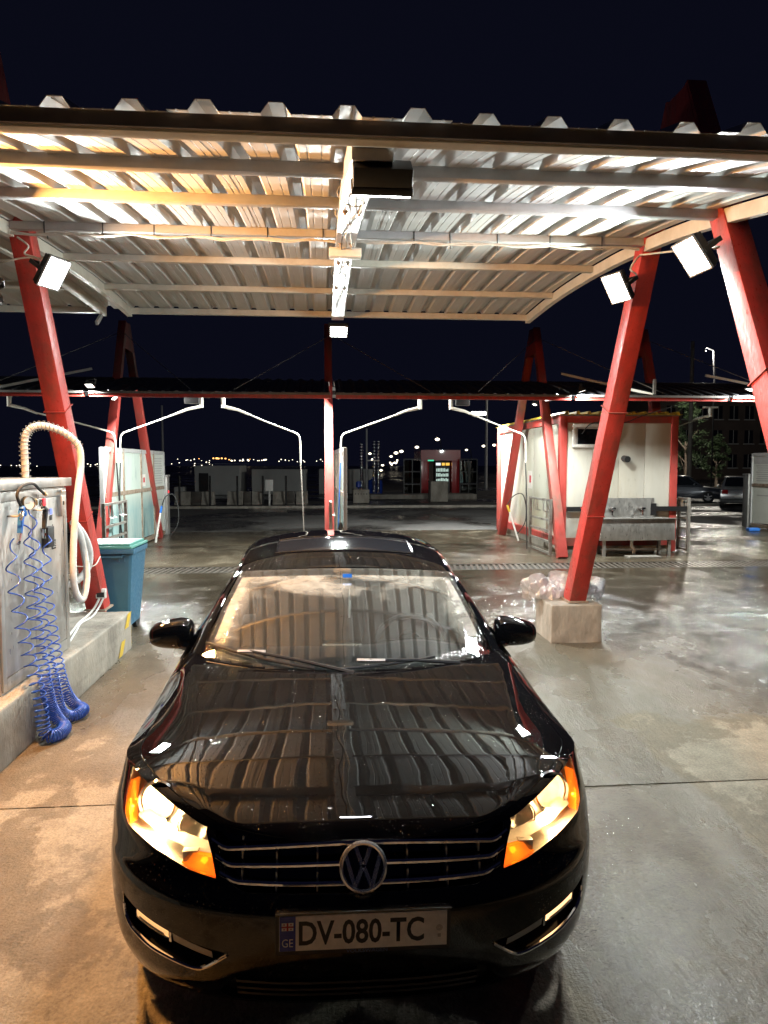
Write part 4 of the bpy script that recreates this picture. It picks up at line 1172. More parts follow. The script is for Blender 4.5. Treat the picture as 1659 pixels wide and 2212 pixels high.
tp = lambda t: .55+.45*min(1, min(t, 1-t)*9)
coil([(-2.09, 4.99, 1.44), (-2.085, 4.90, 1.30), (-2.065, 4.93, 1.0), (-2.03, 4.98, .65), (-1.985, 5.03, .35), (-1.965, 5.03, .13), (-1.93, 5.02, .062), (-1.885, 5.08, .052), (-1.875, 5.17, .052), (-1.90, 5.23, .062), (-1.95, 5.235, .12), (-1.99, 5.21, .26), (-2.03, 5.19, .6), (-2.07, 5.18, 1.0), (-2.085, 5.19, 1.4), (-2.10, 5.15, 1.55)], .043, dens2, label='nearest coiled blue air hose hanging from the blue tyre inflator to the floor', taper=tp)
coil([(-2.10, 5.30, 1.66), (-2.085, 5.27, 1.5), (-2.07, 5.29, 1.1), (-2.05, 5.33, .7), (-2.01, 5.36, .36), (-1.985, 5.39, .14), (-1.94, 5.42, .062), (-1.885, 5.48, .052), (-1.875, 5.58, .052), (-1.92, 5.63, .062), (-1.97, 5.60, .12), (-2.01, 5.54, .28), (-2.04, 5.48, .6), (-2.075, 5.46, 1.0), (-2.09, 5.52, 1.30), (-2.09, 5.58, 1.42)], .040, dens2, label='farther coiled blue air hose hanging from the black air gun to the floor', taper=tp)
# tyre inflator: dial gauge, blue trigger grip, black lead
inf = empty('tyre_inflator', (-2.10, 5.10, 1.6), 0, 'blue tyre inflator with round pressure gauge hooked on the cabinet door', 'inflator')
def li(b, *a, **k):
    o = b.build(*a, **k); o.parent = inf; o.location = (2.10, -5.10, -1.6); return o
G = frame_to((-2.06, 5.15, 1.683), (.86, -.5, .05))
li(MB().lathe([(.001, -.03), (.046, -.03), (.050, -.02), (.050, .005), (.046, .010), (.044, .004)], 28, G), 'gauge_body', M['rubber'], smooth=True)
li(MB().lathe([(.001, .003), (.044, .003)], 28, G), 'gauge_dial', M['white_plastic'])
li(MB().box((-.03, -.0012, .004), (.004, .0012, .0055), G), 'gauge_needle', M['ink'])
li(MB().lathe([(.044, .004), (.047, .012), (.043, .012)], 28, G), 'gauge_rim', M['steel'], smooth=True)
li(MB().beam((-2.09, 5.10, 1.635), (-2.085, 5.045, 1.48), .032, .04, (1, 0, 0), .026, .032), 'grip', M['blue'], bevel=.008)
li(MB().beam((-2.085, 5.085, 1.66), (-2.085, 5.135, 1.60), .03, .034, (1, 0, 0)), 'valve_block', M['blue'], bevel=.006)
li(MB().beam((-2.07, 5.07, 1.63), (-2.07, 5.03, 1.57), .012, .02, (1, 0, 0)), 'trigger', M['chrome'], bevel=.003)
li(MB().cyl((-2.085, 5.045, 1.48), (-2.085, 5.01, 1.41), .012, n=10).cyl((-2.085, 5.02, 1.43), (-2.085, 5.01, 1.41), .017, n=6), 'coupler', M['chrome'])
li(MB().tube(smooth_path([(-2.09, 5.10, 1.66), (-2.10, 5.06, 1.74), (-2.09, 5.12, 1.80), (-2.08, 5.28, 1.815), (-2.09, 5.42, 1.77), (-2.10, 5.53, 1.735)], 6), .010, 8), 'whip_hose', M['rubber'], smooth=True)
li(MB().cyl((-2.10, 5.53, 1.735), (-2.10, 5.56, 1.725), .014, n=10), 'chuck', M['brass'])
li(MB().tube([(-2.155, 5.02, 1.60), (-2.08, 5.02, 1.60), (-2.065, 5.02, 1.62)], .007, 6), 'hook', M['steel_dark'])
li(MB().cyl((-2.153, 5.29, 1.70), (-2.09, 5.29, 1.70), .014, n=10).tube(smooth_path([(-2.10, 5.29, 1.70), (-2.075, 5.31, 1.70), (-2.08, 5.33, 1.66)], 4), .010, 6), 'air_fitting', M['brass'])
gun = empty('air_gun', (-2.10, 5.53, 1.6), 0, 'black air blow gun hooked on the cabinet above the coin box', 'air gun')
def lg(b, *a, **k):
    o = b.build(*a, **k); o.parent = gun; o.location = (2.10, -5.53, -1.6); return o
lg(MB().beam((-2.10, 5.545, 1.60), (-2.10, 5.51, 1.475), .03, .036, (1, 0, 0), .026, .03), 'grip', M['rubber'], bevel=.008)
lg(MB().beam((-2.10, 5.50, 1.635), (-2.10, 5.565, 1.60), .026, .034, (1, 0, 0)), 'valve_block', M['black_plastic'], bevel=.006)
lg(MB().tube(smooth_path([(-2.09, 5.56, 1.62), (-2.09, 5.60, 1.61), (-2.09, 5.59, 1.565), (-2.09, 5.56, 1.57)], 5), .004, 6), 'trigger_guard', M['steel'])
lg(MB().cyl((-2.10, 5.505, 1.47), (-2.10, 5.50, 1.40), .012, n=10).cyl((-2.10, 5.503, 1.44), (-2.10, 5.502, 1.42), .017, n=6), 'coupler', M['chrome'])
lg(MB().tube([(-2.155, 5.45, 1.615), (-2.10, 5.47, 1.615), (-2.09, 5.51, 1.625)], .007, 6), 'hook', M['steel_dark'])
lg(MB().cyl((-2.10, 5.50, 1.635), (-2.10, 5.46, 1.675), .008, n=8), 'nozzle', M['chrome'])

# junction box on the pylon foot and its lead
jb = MB().cbox((-2.345, 7.62, .60), (.10, .05, .10)).build('junction_box', M['white_plastic'], None, bevel=.006)
tag(jb, 'small cream junction box screwed to the foot of the left red pylon', 'junction box')
MB().cbox((-2.345, 7.592, .59), (.075, .01, .05)).build('cover', M['black_plastic'], jb)
cable('floor_lead', [(-2.36, 7.60, .55), (-2.40, 7.56, .46), (-2.42, 7.4, .412), (-2.40, 7.1, .41), (-2.35, 6.8, .41), (-2.30, 6.5, .41), (-2.26, 6.25, .41)], .012, M['white_plastic'], 'white cable lying on the island between junction box and cabinet')
cable('floor_lead', [(-2.32, 7.60, .55), (-2.36, 7.54, .45), (-2.36, 7.35, .411), (-2.37, 7.05, .41), (-2.31, 6.75, .41), (-2.24, 6.4, .41), (-2.2, 6.2, .41)], .010, M['hose_grey'], 'grey cable lying on the island beside the white one')

# wheelie bin
bn_ = empty('wheelie_bin', (-2.46, 8.52, 0), 0, 'blue wheelie bin with a green lid behind the left pylon', 'bin')
rows = []
for z, a, b in ((.10, .22, .25), (.5, .25, .30), (.93, .285, .345), (.935, .30, .36), (1.0, .305, .365)):
    rows.append([(sx*a*.0+q[0]*a, q[1]*b, z) for q, sx in [((x, y), 0) for x, y in ((-1,-.9),(-.9,-1),(.9,-1),(1,-.9),(1,.9),(.9,1),(-.9,1),(-1,.9),(-1,-.9))]])
MB().grid(rows).add([rows[0][k] for k in range(8)], [tuple(range(8))]).build('tub', M['bin_blue'], bn_, bevel=.006)
MB().box((-.30, -.385, 1.005), (.30, .36, 1.035)).box((-.27, -.34, 1.036), (.27, .30, 1.062)).build('lid', M['bin_green'], bn_, bevel=.01)
MB().box((-.33, -.41, .955), (.33, -.362, 1.004)).build('rim', M['bin_blue'], bn_, bevel=.006)
MB().tube([(-.20, -.37, .94), (-.20, -.43, .92), (.20, -.43, .92), (.20, -.37, .94)], .012, 8).build('lid_handle', M['bin_blue'], bn_, smooth=True)
for x in (-.1, .14, .2): MB().box((x, -.352, .86), (x+.012, -.335, .94)).build('rib', M['bin_blue'], bn_)
for s in (-1, 1): MB().cyl((s*.15, .20, .10), (s*.20, .20, .10), .10, n=20).build('wheel', M['rubber'], bn_, smooth=True)
# litter on the floor
rl = random.Random(21)
for k, (x, y, lab) in enumerate(((2.35, 2.15, 'pale cigarette end lying near the right edge of the floor'), (2.28, 1.25, 'thin pale stick lying on the floor at the lower right'), (1.72, 5.5, 'scrap of white plastic lying on the wet floor past the right lamp'))):
    a = rl.uniform(0, 3); L_ = (.03, .09, .05)[k]
    o = MB().beam((x, y, .006), (x+L_*math.cos(a), y+L_*math.sin(a), .007), .012, .008).build('litter', M['white_plastic'], None, bevel=.002)
    tag(o, lab, 'litter')
# ================================================================== the far row of wash bays
ZF = lambda y: ZB(y-11.25) + .13 - .02*(y-13.9)
for X, lab in ((-9.2, 'red A-shaped pylon at the far left edge of the rear bays'), (-4.45, 'red A-shaped pylon straddling the glazed screen left of the car'), (.10, 'red pylon seen edge-on in the middle above the car roof'), (4.95, 'red A-shaped pylon against the side wall of the white cabin'), (13.1, 'red A-shaped pylon straddling the price board at the right edge')):
    aframe('wash_bay_pylon', X, 14.4, .0, 19.5, .0, 16.6, 5.12, .20, .20, M['red_dirty'], lab, 'pylons of the rear wash bays', caps=False)
aframe('wash_bay_pylon', 7.55, 15.75, 3.06, 17.9, 3.06, 16.6, 5.12, .20, .20, M['red_dirty'], 'red A-shaped pylon rising from the white cabin roof', 'pylons of the rear wash bays', caps=False)
BX = [(-14.0, -9.25), (-9.15, -4.5), (-4.4, .13), (.23, 4.9), (5.0, 8.15), (8.25, 13.05), (13.15, 18)]
BL = ['outermost left rear bay roof cut by the picture edge', 'rear bay roof left of the glazed screen', 'rear bay roof between the glazed screen and the middle pylon', 'rear bay roof between the middle pylon and the white cabin', 'short rear bay roof above the white cabin', 'rear bay roof right of the white cabin', 'rear bay roof cut by the right picture edge']
for (a, b), lab in zip(BX, BL):
    r_ = empty('wash_bay_roof', (0, 0, 0), 0, 'dark corrugated ' + lab, 'roof', 'roofs of the rear wash bays')
    n = max(1, int(round((b-a)/.25)))
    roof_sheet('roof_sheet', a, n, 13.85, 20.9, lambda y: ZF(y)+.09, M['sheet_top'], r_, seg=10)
    MB().box((a, 13.88, ZF(13.9)-.0), (b, 13.96, ZF(13.9)+.088)).build('eave_beam', M['red'], r_)
    MB().box((a, 13.84, ZF(13.9)+.062), (b, 13.87, ZF(13.9)+.105)).build('gutter', M['fascia'], r_)
    for y in (15.8, 17.6, 19.3, 20.8): MB().box((a, y-.03, ZF(y)), (b, y+.03, ZF(y)+.085)).build('purlin', M['grey_paint'], r_)
# stay rods from mast to roof
for k, (X, s) in enumerate(((-4.45, -1), (-4.45, 1), (4.95, 1), (4.95, -1), (7.55, 1), (.18, -1), (.18, 1))):
    o = MB().cyl((X, 16.4, 4.9), (X+s*1.9, 14.0, 3.40), .008, n=5).build('stay_rod', M['steel_dark'], None)
    tag(o, ['thin stay rod running left from the left screen pylon', 'thin stay rod running right from the left screen pylon', 'thin stay rod running right from the cabin side pylon', 'thin stay rod running left from the cabin side pylon', 'thin stay rod running right from the pylon behind the cabin', 'thin stay rod running left from the middle pylon', 'thin stay rod running right from the middle pylon'][k], 'rod', 'stay rods of the rear bays')
for k, (x0, x1, lab) in enumerate(((-6.2, -4.75, 'pale bracket arm lying on the roof edge left of the glazed screen pylon'), (6.6, 5.15, 'pale bracket arm lying on the roof edge above the white cabin'), (9.9, 8.4, 'pale bracket arm on the roof edge right of the white cabin'))):
    o = MB().beam((x0, 13.9, 3.36), (x1, 15.2, 3.92), .06, .05).build('roof_bracket', M['cream'], None); tag(o, lab, 'bracket')
    MB().beam((x0, 13.86, 3.36), (x0, 13.86, 3.66), .05, .05).build('upright', M['steel_dark'], o)

# swing booms
def boom(px, sx, lab, hose='grey', reach=2.05, y=15.2):
    r_ = empty('swing_boom', (px, y, 3.2), 0, lab, 'boom', 'white swing booms of the wash bays')
    MB().cbox((0, 0, .17), (.34, .12, .04)).cyl((0, 0, -.06), (0, 0, .16), .045, n=12).build('pivot', M['cream'], r_)
    MB().tube([(0, 0, -.03), (sx*.30, 0, -.10), (sx*.55, 0, -.20)], [.036, .030, .022], 8).build('arm_root', M['cream'], r_, smooth=True)
    P = [(sx*.5, 0, -.18), (sx*reach*.6, 0, -.36), (sx*(reach-.1), 0, -.56), (sx*reach, 0, -.62), (sx*(reach+.04), 0, -.75), (sx*(reach+.05), 0, -1.2)]
    MB().tube(smooth_path(P, 6), .017, 8).build('arm', M['cream'], r_, smooth=True)
    m = {'grey': M['steel_dark'], 'blue': M['blue'], 'black': M['rubber']}[hose]
    zt = {'grey': -3.0, 'blue': -3.15, 'black': -3.1}[hose]
    MB().tube(smooth_path([(sx*(reach+.05), 0, -1.2), (sx*(reach+.07), 0, -1.6), (sx*(reach+.10), .02, zt*.8), (sx*(reach+.12), .05, zt)], 6), .014, 6).build('hose', m, r_, smooth=True)
    return r_
boom(-7.15, -1, 'white swing boom reaching left at the far left of the rear bays')
boom(-6.4, 1, 'white swing boom reaching right behind the left red pylon', 'black')
boom(-2.55, -1, 'white swing boom reaching left towards the glazed screen', 'black', 1.62)
boom(-2.10, 1, 'white swing boom reaching right with a grey hose left of the middle pylon', 'grey', 1.55)
boom(2.05, -1, 'white swing boom reaching left with a blue hose beside the middle pylon', 'blue', 1.65)
boom(2.72, 1, 'white swing boom reaching right towards the white cabin side wall', 'black', 1.6)
boom(9.55, -1, 'white swing boom reaching left to the right of the white cabin', 'grey', 1.6, 17.0)
boom(11.35, 1, 'white swing boom reaching right near the right red pylon', 'black')
for x, lab in ((-2.72, 'black control box under the eave left of the middle pylon'), (2.95, 'black control box under the eave right of the middle pylon')):
    o = MB().cbox((x, 15.1, 3.30), (.30, .16, .18)).build('control_box', M['black_metal'], None, bevel=.02); tag(o, lab, 'control box')
    MB().tube([(x-.3, 15.1, 3.4), (x+.3, 15.1, 3.4)], .02, 6).build('mount', M['cream'], o)

# lamps of the rear bays
def bay_lamp(loc, aim, power, lab, sz=.16, col=(.95, 1, .95)):
    return floodlight('bay_floodlight', lab, loc, aim, sz, sz*.85, power, col, 'floodlights of the rear bays', lens_mat=M['lamp_small'])
bay_lamp((-6.9, 13.7, 3.62), (.2, -.5, -.8), 30, 'small floodlight on the eave behind the left red pylon', .12)
bay_lamp((-4.33, 13.72, 3.42), (-.1, -.45, -.88), 120, 'small floodlight on the eave left at the glazed screen pylon')
bay_lamp((-4.12, 14.6, 3.30), (.70, -.06, -.71), 260, 'larger floodlight on the inner side of the glazed screen pylon', .2)
bay_lamp((.02, 15.0, 3.38), (-.74, .08, -.66), 420, 'small floodlight on the left side of the middle pylon')
bay_lamp((.34, 15.0, 3.38), (.74, .08, -.66), 300, 'small floodlight on the right side of the middle pylon')
bay_lamp((4.62, 14.6, 3.34), (-.5, -.2, -.8), 170, 'larger floodlight on the left side of the cabin pylon', .2)
bay_lamp((5.05, 13.70, 3.40), (.25, -.05, -.97), 130, 'small floodlight on the eave at the cabin pylon')
bay_lamp((4.98, 16.6, 3.38), (-.3, -.2, -.9), 50, 'tiny floodlight behind the cabin pylon near the wall top', .11)
bay_lamp((8.55, 13.70, 3.46), (-.25, -.08, -.96), 170, 'floodlight on the roof edge above the right end of the white cabin', .2)
bay_lamp((11.8, 14.8, 3.36), (.66, .35, -.66), 500, 'unseen floodlight under the eave set to brighten the price board')  # unseen lamp, aimed and powered to brighten the dull price board
bay_lamp((-9.0, 14.4, 3.36), (.4, -.3, -.85), 160, 'floodlight under the eave left of the vacuum cabinet')
ll = MB().cbox((4.42, 20.2, 3.42), (.42, .1, .1)).build('strip_lamp', M['lamp_small'], None, bevel=.02); tag(ll, 'white strip lamp glowing between middle pylon and cabin', 'lamp')
L = bpy.data.lights.new('lamp_light', 'AREA'); L.shape = 'RECTANGLE'; L.size = .4; L.size_y = .1; L.energy = 750; L.color = (.95, 1, .97)
lo = bpy.data.objects.new('lamp_light', L); COL.objects.link(lo); lo.parent = ll; lo.matrix_local = frame_to((4.42, 20.2, 3.36), (0, -.45, .89))

# glazed screens between the bays
def screen_mat():
    m, nt, b = new_mat('grimy_screen_glass')
    v = wpos(nt, (1, 1, .35)); n = noise(nt, v, 1.6, 6, .65)
    sp = nt.nodes.new('ShaderNodeSeparateXYZ'); nt.links.new(wpos(nt), sp.inputs[0])
    lowz = ramp(nt, math_n(nt, 'MULTIPLY', sp.outputs[2], .4), [(.36, 1), (.50, 0)])
    c = mixc(nt, lowz, (.56, .66, .60), (.22, .42, .44))
    c = mixc(nt, ramp(nt, n, [(.35, 0), (.7, .75)]), c, (.62, .68, .62))
    c = mixc(nt, ramp(nt, noise(nt, v, 4.5, 5, .6), [(.55, 0), (.75, .5)]), c, (.12, .22, .26))
    nt.links.new(c, b.inputs['Base Color']); b.inputs['Roughness'].default_value = .22
    return m
M['screen'] = screen_mat()
M['board'] = mat('board_print', (.60, .63, .58), .4, var=.05, scale=3, stain=(.5, .52, .45), stain_amt=.4)
def screen(X, lab, y0=14.7, y1=20.15, boards=True):
    r_ = empty('glazed_screen', (X, y0, 0), 0, lab, 'screen', 'glazed screens of the wash bays')
    L = y1-y0; ys = [0, L*.27, L*.55, L*.78, L]
    for a in range(4):
        for z0, z1 in ((.16, 1.30), (1.36, 2.24)):
            m = M['board'] if (a == 3 and boards) else M['screen']
            MB().box((-.012, ys[a]+.03, z0), (.012, ys[a+1]-.03, z1)).build('pane', m, r_)
    for k, y in enumerate(ys): MB().box((-.04, y-.035, .05), (.04, y+.035, 2.30)).build('mullion', M['grey_paint'] if k in (0, 4) else M['rust'], r_, bevel=.006)
    for k, z in enumerate((.08, 1.33, 2.27)): MB().box((-.038, .036, z-.045), (.038, L-.036, z+.045)).build('transom', M['grey_paint'] if k == 2 else M['rust'], r_)
    for k in range(12):
        z = 2.1-k*.065 if k < 11 else 1.0
        MB().box((.013, ys[3]+.12, z), (.016, ys[4]-.2-.04*(k % 3), z+.028)).build('print_line', M['grey_paint'], r_)
        MB().box((-.016, ys[3]+.12, z), (-.013, ys[4]-.2-.04*(k % 3), z+.028)).build('print_line', M['grey_paint'], r_)
    MB().box((.013, ys[2]+.12, 1.42), (.017, ys[2]+.42, 1.72)).build('notice', M['white_plastic'], r_)
    MB().box((.018, ys[2]+.20, 1.52), (.020, ys[2]+.34, 1.64)).build('notice_print', M['flag_red'], r_)
    pb = MB().box((-.09, L+.06, 0), (.09, L+.34, 1.62)).build('pay_column', M['steel'], r_, bevel=.01)
    MB().box((-.11, L+.04, 1.621), (.11, L+.36, 1.67)).build('cap', M['steel'], pb)
    MB().cbox((.095, L+.2, 1.2), (.012, .08, .06)).build('red_key', M['led_red'], pb)
    return r_
screen(-4.45, 'grimy blue-green glazed screen under the left rear pylon')
screen(.43, 'narrow glazed screen seen edge-on at the middle rear pylon').rotation_euler = (0, 0, R(2.1))
scr = screen(13.35, 'glazed screen with a printed price board at the right edge', 14.9, 21.2)
# print on the right board: a header band with an emblem and rows of letters
MB().box((-.018, 4.96, 1.98), (-.0165, 6.2, 2.2)).build('board_header', M['grey_paint'], scr)
# mat racks at the screens' near ends
def rack(X, y0, lab, w=1.5, h=1.22):
    r_ = empty('mat_rack', (X, y0, 0), 0, lab, 'rack', 'steel mat racks of the wash bays')
    for y in (0, w): MB().box((-.03, y-.03, .02), (.03, y+.03, h)).build('upright', M['steel_dark'], r_)
    for z in (.06, .30, .53, .76, h-.03): MB().box((-.022, .031, z-.022), (.022, w-.031, z+.022)).build('rung', M['steel_dark'], r_)
    for y in [t*w/1.5 for t in (.3, .55, 1.0, 1.2)]: MB().tube([(0, y, h-.05), (.02, y, h-.28), (.1, y, h-.30)], .012, 6).build('hook', M['steel'], r_)
    return r_
rack(-4.15, 13.75, 'steel mat rack at the near end of the left glazed screen')
rack(.12, 14.0, 'steel mat rack at the near end of the middle screen above the car roof')
rack(4.80, 14.75, 'steel mat rack standing in front of the cabin side pylon')
rack(8.06, 15.12, 'steel mat rack at the right corner of the white cabin', .42)
# pressure lances
def lance(x, y, lx, lab, col):
    r_ = empty('pressure_lance', (x, y, 0), 0, lab, 'lance', 'pressure lances')
    MB().cyl((0, 0, .06), (lx, .05, .78), .024, n=10).build('tube', M['white_plastic'], r_, smooth=True)
    MB().beam((lx, .05, .78), (lx*1.3, .05, .95), .05, .05).build('grip', col, r_, bevel=.01)
    MB().tube(smooth_path([(lx*1.3, .05, .95), (lx*1.1+.12, .05, 1.18), (lx+.32, .05, 1.22), (lx+.42, .06, .9), (lx+.40, .08, .5), (lx+.2, .1, .2)], 6), .013, 6).build('hose', M['rubber'], r_, smooth=True)
lance(-4.1, 17.6, .12, 'white pressure lance leaning on the left glazed screen', M['blue'])
lance(4.82, 17.3, -.22, 'white pressure lance with yellow grip leaning on the cabin wall', M['yellow'])

# ================================================================== white sandwich-panel cabin
cb = empty('cabin', (5.14, 15.2, 0), 0, 'white panel cabin with red steel corners and a sink trough outside', 'cabin')
Wc, Lc, Hc = 2.68, 5.7, 3.02
MB().box((.12, .05, .34), (Wc-.12, Lc-.05, Hc-.12)).build('core', M['panel_white'], cb)
for k in range(4):     # front cladding boards
    a = .15+(Wc-.30)*k/4; MB().box((a+.003, .032, .34), (a+(Wc-.30)/4-.003, .049, Hc-.16)).build('front_panel', M['panel_white'], cb, bevel=.004)
for k in range(5):     # side cladding boards
    a = .15+(Lc-.30)*k/5; MB().box((.100, a+.003, .34), (.119, a+(Lc-.30)/5-.003, Hc-.16)).build('side_panel', M['panel_green'], cb, bevel=.004)
for x in (0, Wc-.16):
    for y in (0, Lc-.16): MB().box((x, y, .02), (x+.16, y+.16, Hc)).build('corner_post', M['red_dirty'], cb, bevel=.01)
for y in (0.01, Lc-.15):
    for za, zb_ in ((Hc-.15, Hc-.005), (.16, .34)): MB().box((.161, y, za), (Wc-.161, y+.14, zb_)).build('end_rail', M['red_dirty'], cb)
for x in (0.01, Wc-.15):
    for za, zb_ in ((Hc-.15, Hc-.005), (.16, .338)): MB().box((x, .161, za), (x+.14, Lc-.161, zb_)).build('side_rail', M['red_dirty'], cb)
MB().box((.05, .05, .0), (Wc-.05, Lc-.05, .16)).build('plinth', M['concrete'], cb)
pr_ = sheet_profile(11); rf = MB().grid([[(u-.03, y, Hc+.03+h*1.6) for u, h in pr_] for y in (-.12, Lc+.12)]).build('roof_sheet', M['yellow'], cb, solid=.004)
MB().box((.0, .0, Hc+.001), (Wc, Lc, Hc+.028)).build('roof_deck', M['fascia'], cb)
wi = MB().box((.28, -.01, 2.33), (1.26, .031, 2.40)).box((.28, -.01, 2.77), (1.26, .031, 2.84)).box((.28, -.01, 2.401), (.36, .031, 2.769)).box((1.18, -.01, 2.401), (1.26, .031, 2.769)).build('window', M['white_plastic'], cb, bevel=.006)
MB().box((.36, .012, 2.40), (1.18, .02, 2.77)).build('pane', M['glass_dark'], wi)
MB().box((.361, -.004, 2.735), (1.179, .011, 2.769)).box((.361, -.004, 2.401), (.39, .011, 2.734)).box((1.15, -.004, 2.401), (1.179, .011, 2.734)).build('sash', M['grey_paint'], wi)
MB().cyl((1.46, .03, 2.09), (1.46, -.16, 2.07), .07, n=18).build('vent_pipe', M['black_plastic'], cb, smooth=True)
cable('cabin_lead', [(5.6, 15.13, 2.62), (5.75, 15.11, 2.82), (6.0, 15.1, 2.88), (6.5, 15.1, 2.86), (7.0, 15.0, 3.05), (7.8, 14.5, 3.3)], .010, M['rubber'], 'dark cable looping above the cabin window')
tp_ = MB().box((-.002, 3.8, 1.7), (.005, 4.6, 2.3)).build('side_poster', M['board'], cb)
tp_.location = (.095, 0, 0)
tq = MB().box((.093, 2.4, 1.35), (.099, 2.75, 1.8)).build('side_notice', M['white_plastic'], cb)
MB().box((.090, 2.48, 1.5), (.0925, 2.62, 1.68)).build('notice_print', M['flag_red'], cb)
for x0, x1 in ((.16, .62), (2.05, 2.9)):
    MB().box((x0, -.06, .93), (x1, .0, 1.03)).build('hose_bracket', M['black_metal'], cb)
    MB().box((x0 if x0 > 1 else x1-.12, -.075, .84), ((x0 if x0 > 1 else x1-.12)+.13, -.062, 1.10)).build('bracket_plate', M['black_metal'], cb)
# sink trough
sk = empty('sink_trough', (6.65, 14.85, 0), 0, 'long stainless sink trough on legs in front of the cabin', 'sink')
rows = [[(-.80, -.26, .80), (-.80, .26, .80)], [(-.76, -.24, .34), (-.76, .24, .34)]]
MB().box((-.82, -.30, .34), (.82, -.27, .80)).box((-.82, .25, .34), (.82, .28, .80)).box((-.82, -.27, .34), (-.79, .25, .80)).box((.79, -.27, .34), (.82, .25, .80)).box((-.79, -.27, .34), (.79, .25, .37)).build('trough', M['steel'], sk, bevel=.006)
MB().box((-.85, -.33, .80), (.85, -.25, .815)).build('rim', M['steel'], sk)
MB().box((-.80, .281, .60), (.62, .30, 1.22)).build('splash_back', M['steel'], sk)
for x in (-.72, .72):
    for y in (-.24, .22): MB().box((x-.03, y-.03, 0), (x+.03, y+.03, .34)).build('leg', M['steel'], sk)
MB().box((-.69, -.02, .10), (.69, .02, .14)).build('stretcher', M['steel'], sk)
for x in (-.42, .26):
    MB().tube(smooth_path([(x, .27, .98), (x, .15, 1.02), (x, .08, 1.0), (x, .07, .86)], 5), .018, 8).build('tap', M['chrome'], sk, smooth=True)
    MB().cbox((x+.07, .27, .99), (.16, .05, .05)).build('tap_body', M['chrome'], sk, bevel=.01)
MB().tube(smooth_path([(0, 0, .34), (0, 0, .2), (.05, 0, .12), (.05, 0, .02)], 5), .035, 8).build('drain_pipe', M['white_plastic'], sk, smooth=True)
sm = MB().box((6.35, 14.25, .0), (7.05, 14.55, .03)).build('drain_mat', M['steel_dark'], None); tag(sm, 'flat drain tray on the floor below the sink', 'tray')
rg = MB().cbox((12.6, 19.9, .05), (.35, .2, .1)).build('rag', M['blue'], None, bevel=.04); tag(rg, 'light blue rag lying on the floor by the price board', 'rag')
# ================================================================== the lot behind: walls, tanks, kiosk, cars, far town
_yaw, _pit = R(4.8), R(3.8)
_fw = Vector((math.sin(_yaw)*math.cos(_pit), math.cos(_yaw)*math.cos(_pit), -math.sin(_pit)))
_rt = Vector((math.cos(_yaw), -math.sin(_yaw), 0)); _up = _rt.cross(_fw)
def at_px(x, y, Y):
    """place in the yard at depth Y that was measured at this spot of the survey picture"""
    d = _fw + _rt*((x-829.5)/1534) - _up*((y-1106)/1534); t = Y/d.y
    return Vector((0, 0, 1.95)) + d*t
M['wall_pale'] = mat('pale_render', (.55, .55, .52), .8, var=.12, scale=.7, stain=(.26, .26, .25), stain_amt=.6, stretch=(1, 1, .4))
M['wall_dark'] = mat('dark_brick', (.13, .10, .085), .85, var=.25, scale=.6)
M['tank_blue'] = plain('tank_blue', (.02, .07, .42), .35, coat=.3)
M['kiosk_red'] = plain('kiosk_red', (.38, .02, .025), .25, coat=.6)
kb = MB().box((-40, 23.4, -.03), (60, 23.7, .10)).build('kerb', M['concrete'], None, bevel=.02); tag(kb, 'low kerb line at the far side of the wash yard', 'kerb', kind='structure')
kb.location = (0, 9.2, -.02)
def block_at(x0, x1, ytop, Y, depth, name, m, par=None, zb=0.0):
    a = at_px(x0, ytop, Y); b = at_px(x1, ytop, Y)
    return MB().box((a.x, Y, zb), (b.x, Y+depth, a.z)).build(name, m, par, bevel=.02)
# guard house
gh = empty('guard_house', (0, 0, 0), 0, 'low pale guard house with a dark doorway behind the barriers', 'building')
block_at(420, 518, 1006, 47, 4, 'wall', M['wall_pale'], gh)
block_at(414, 523, 1002, 46.8, 4.4, 'roof_slab', M['wall_pale'], gh, 2.0)
a = at_px(430, 1022, 46.97); b = at_px(450, 1022, 46.97); MB().box((a.x, 46.9, 0), (b.x, 46.98, a.z)).build('door', M['black_metal'], gh)
o = block_at(376, 396, 1052, 46, 1, 'low_wall', M['wall_pale']); tag(o, 'short pale wall stub left of the guard house', 'wall')
o = block_at(543.6, 661.6, 1014, 48, 3, 'boundary_wall', M['wall_pale']); tag(o, 'long stained pale wall right of the guard house', 'wall')
o = block_at(689, 806, 1013.5, 48, 3, 'boundary_wall', M['wall_pale']); tag(o, 'pale wall behind the middle pylon and the blue tank', 'wall')
# barriers
def barrier(x0, x1, Y, m, lab):
    a = at_px(x0, 1080, Y); b = at_px(x1, 1080, Y); w = b.x-a.x
    prof = [(-.3, 0), (.3, 0), (.3, .08), (.14, .30), (.10, .66), (-.10, .66), (-.14, .30), (-.3, .08)]
    o = MB().prism(prof, 0, w, 'x').build('road_barrier', m, None, bevel=.02)
    o.location = (a.x, Y, -.02); tag(o, lab, 'barrier', 'concrete barriers across the lot')
    return o
bw = [(378.7, 413, 'pale', 'leftmost pale concrete barrier'), (414.5, 435, 'dark', 'dark barrier between the two leftmost pale ones'), (436.5, 464, 'pale', 'second pale concrete barrier in front of the guard house door'), (491.6, 526, 'pale', 'pale concrete barrier in front of the guard house corner'), (528, 543, 'dark', 'dark painted barrier left of the white sign post'), (545, 566, 'pale', 'pale barrier with dark smears left of the white sign post'), (589.6, 618, 'pale', 'pale concrete barrier right of the white sign post'), (619.5, 638, 'dark', 'dark barrier right of the white sign post'), (640, 665, 'pale', 'rightmost pale barrier beside the grey boom hose')]
for x0, x1, c, lab in bw: barrier(x0, x1, 35.6, M['concrete'] if c == 'pale' else M['subbase'], lab)
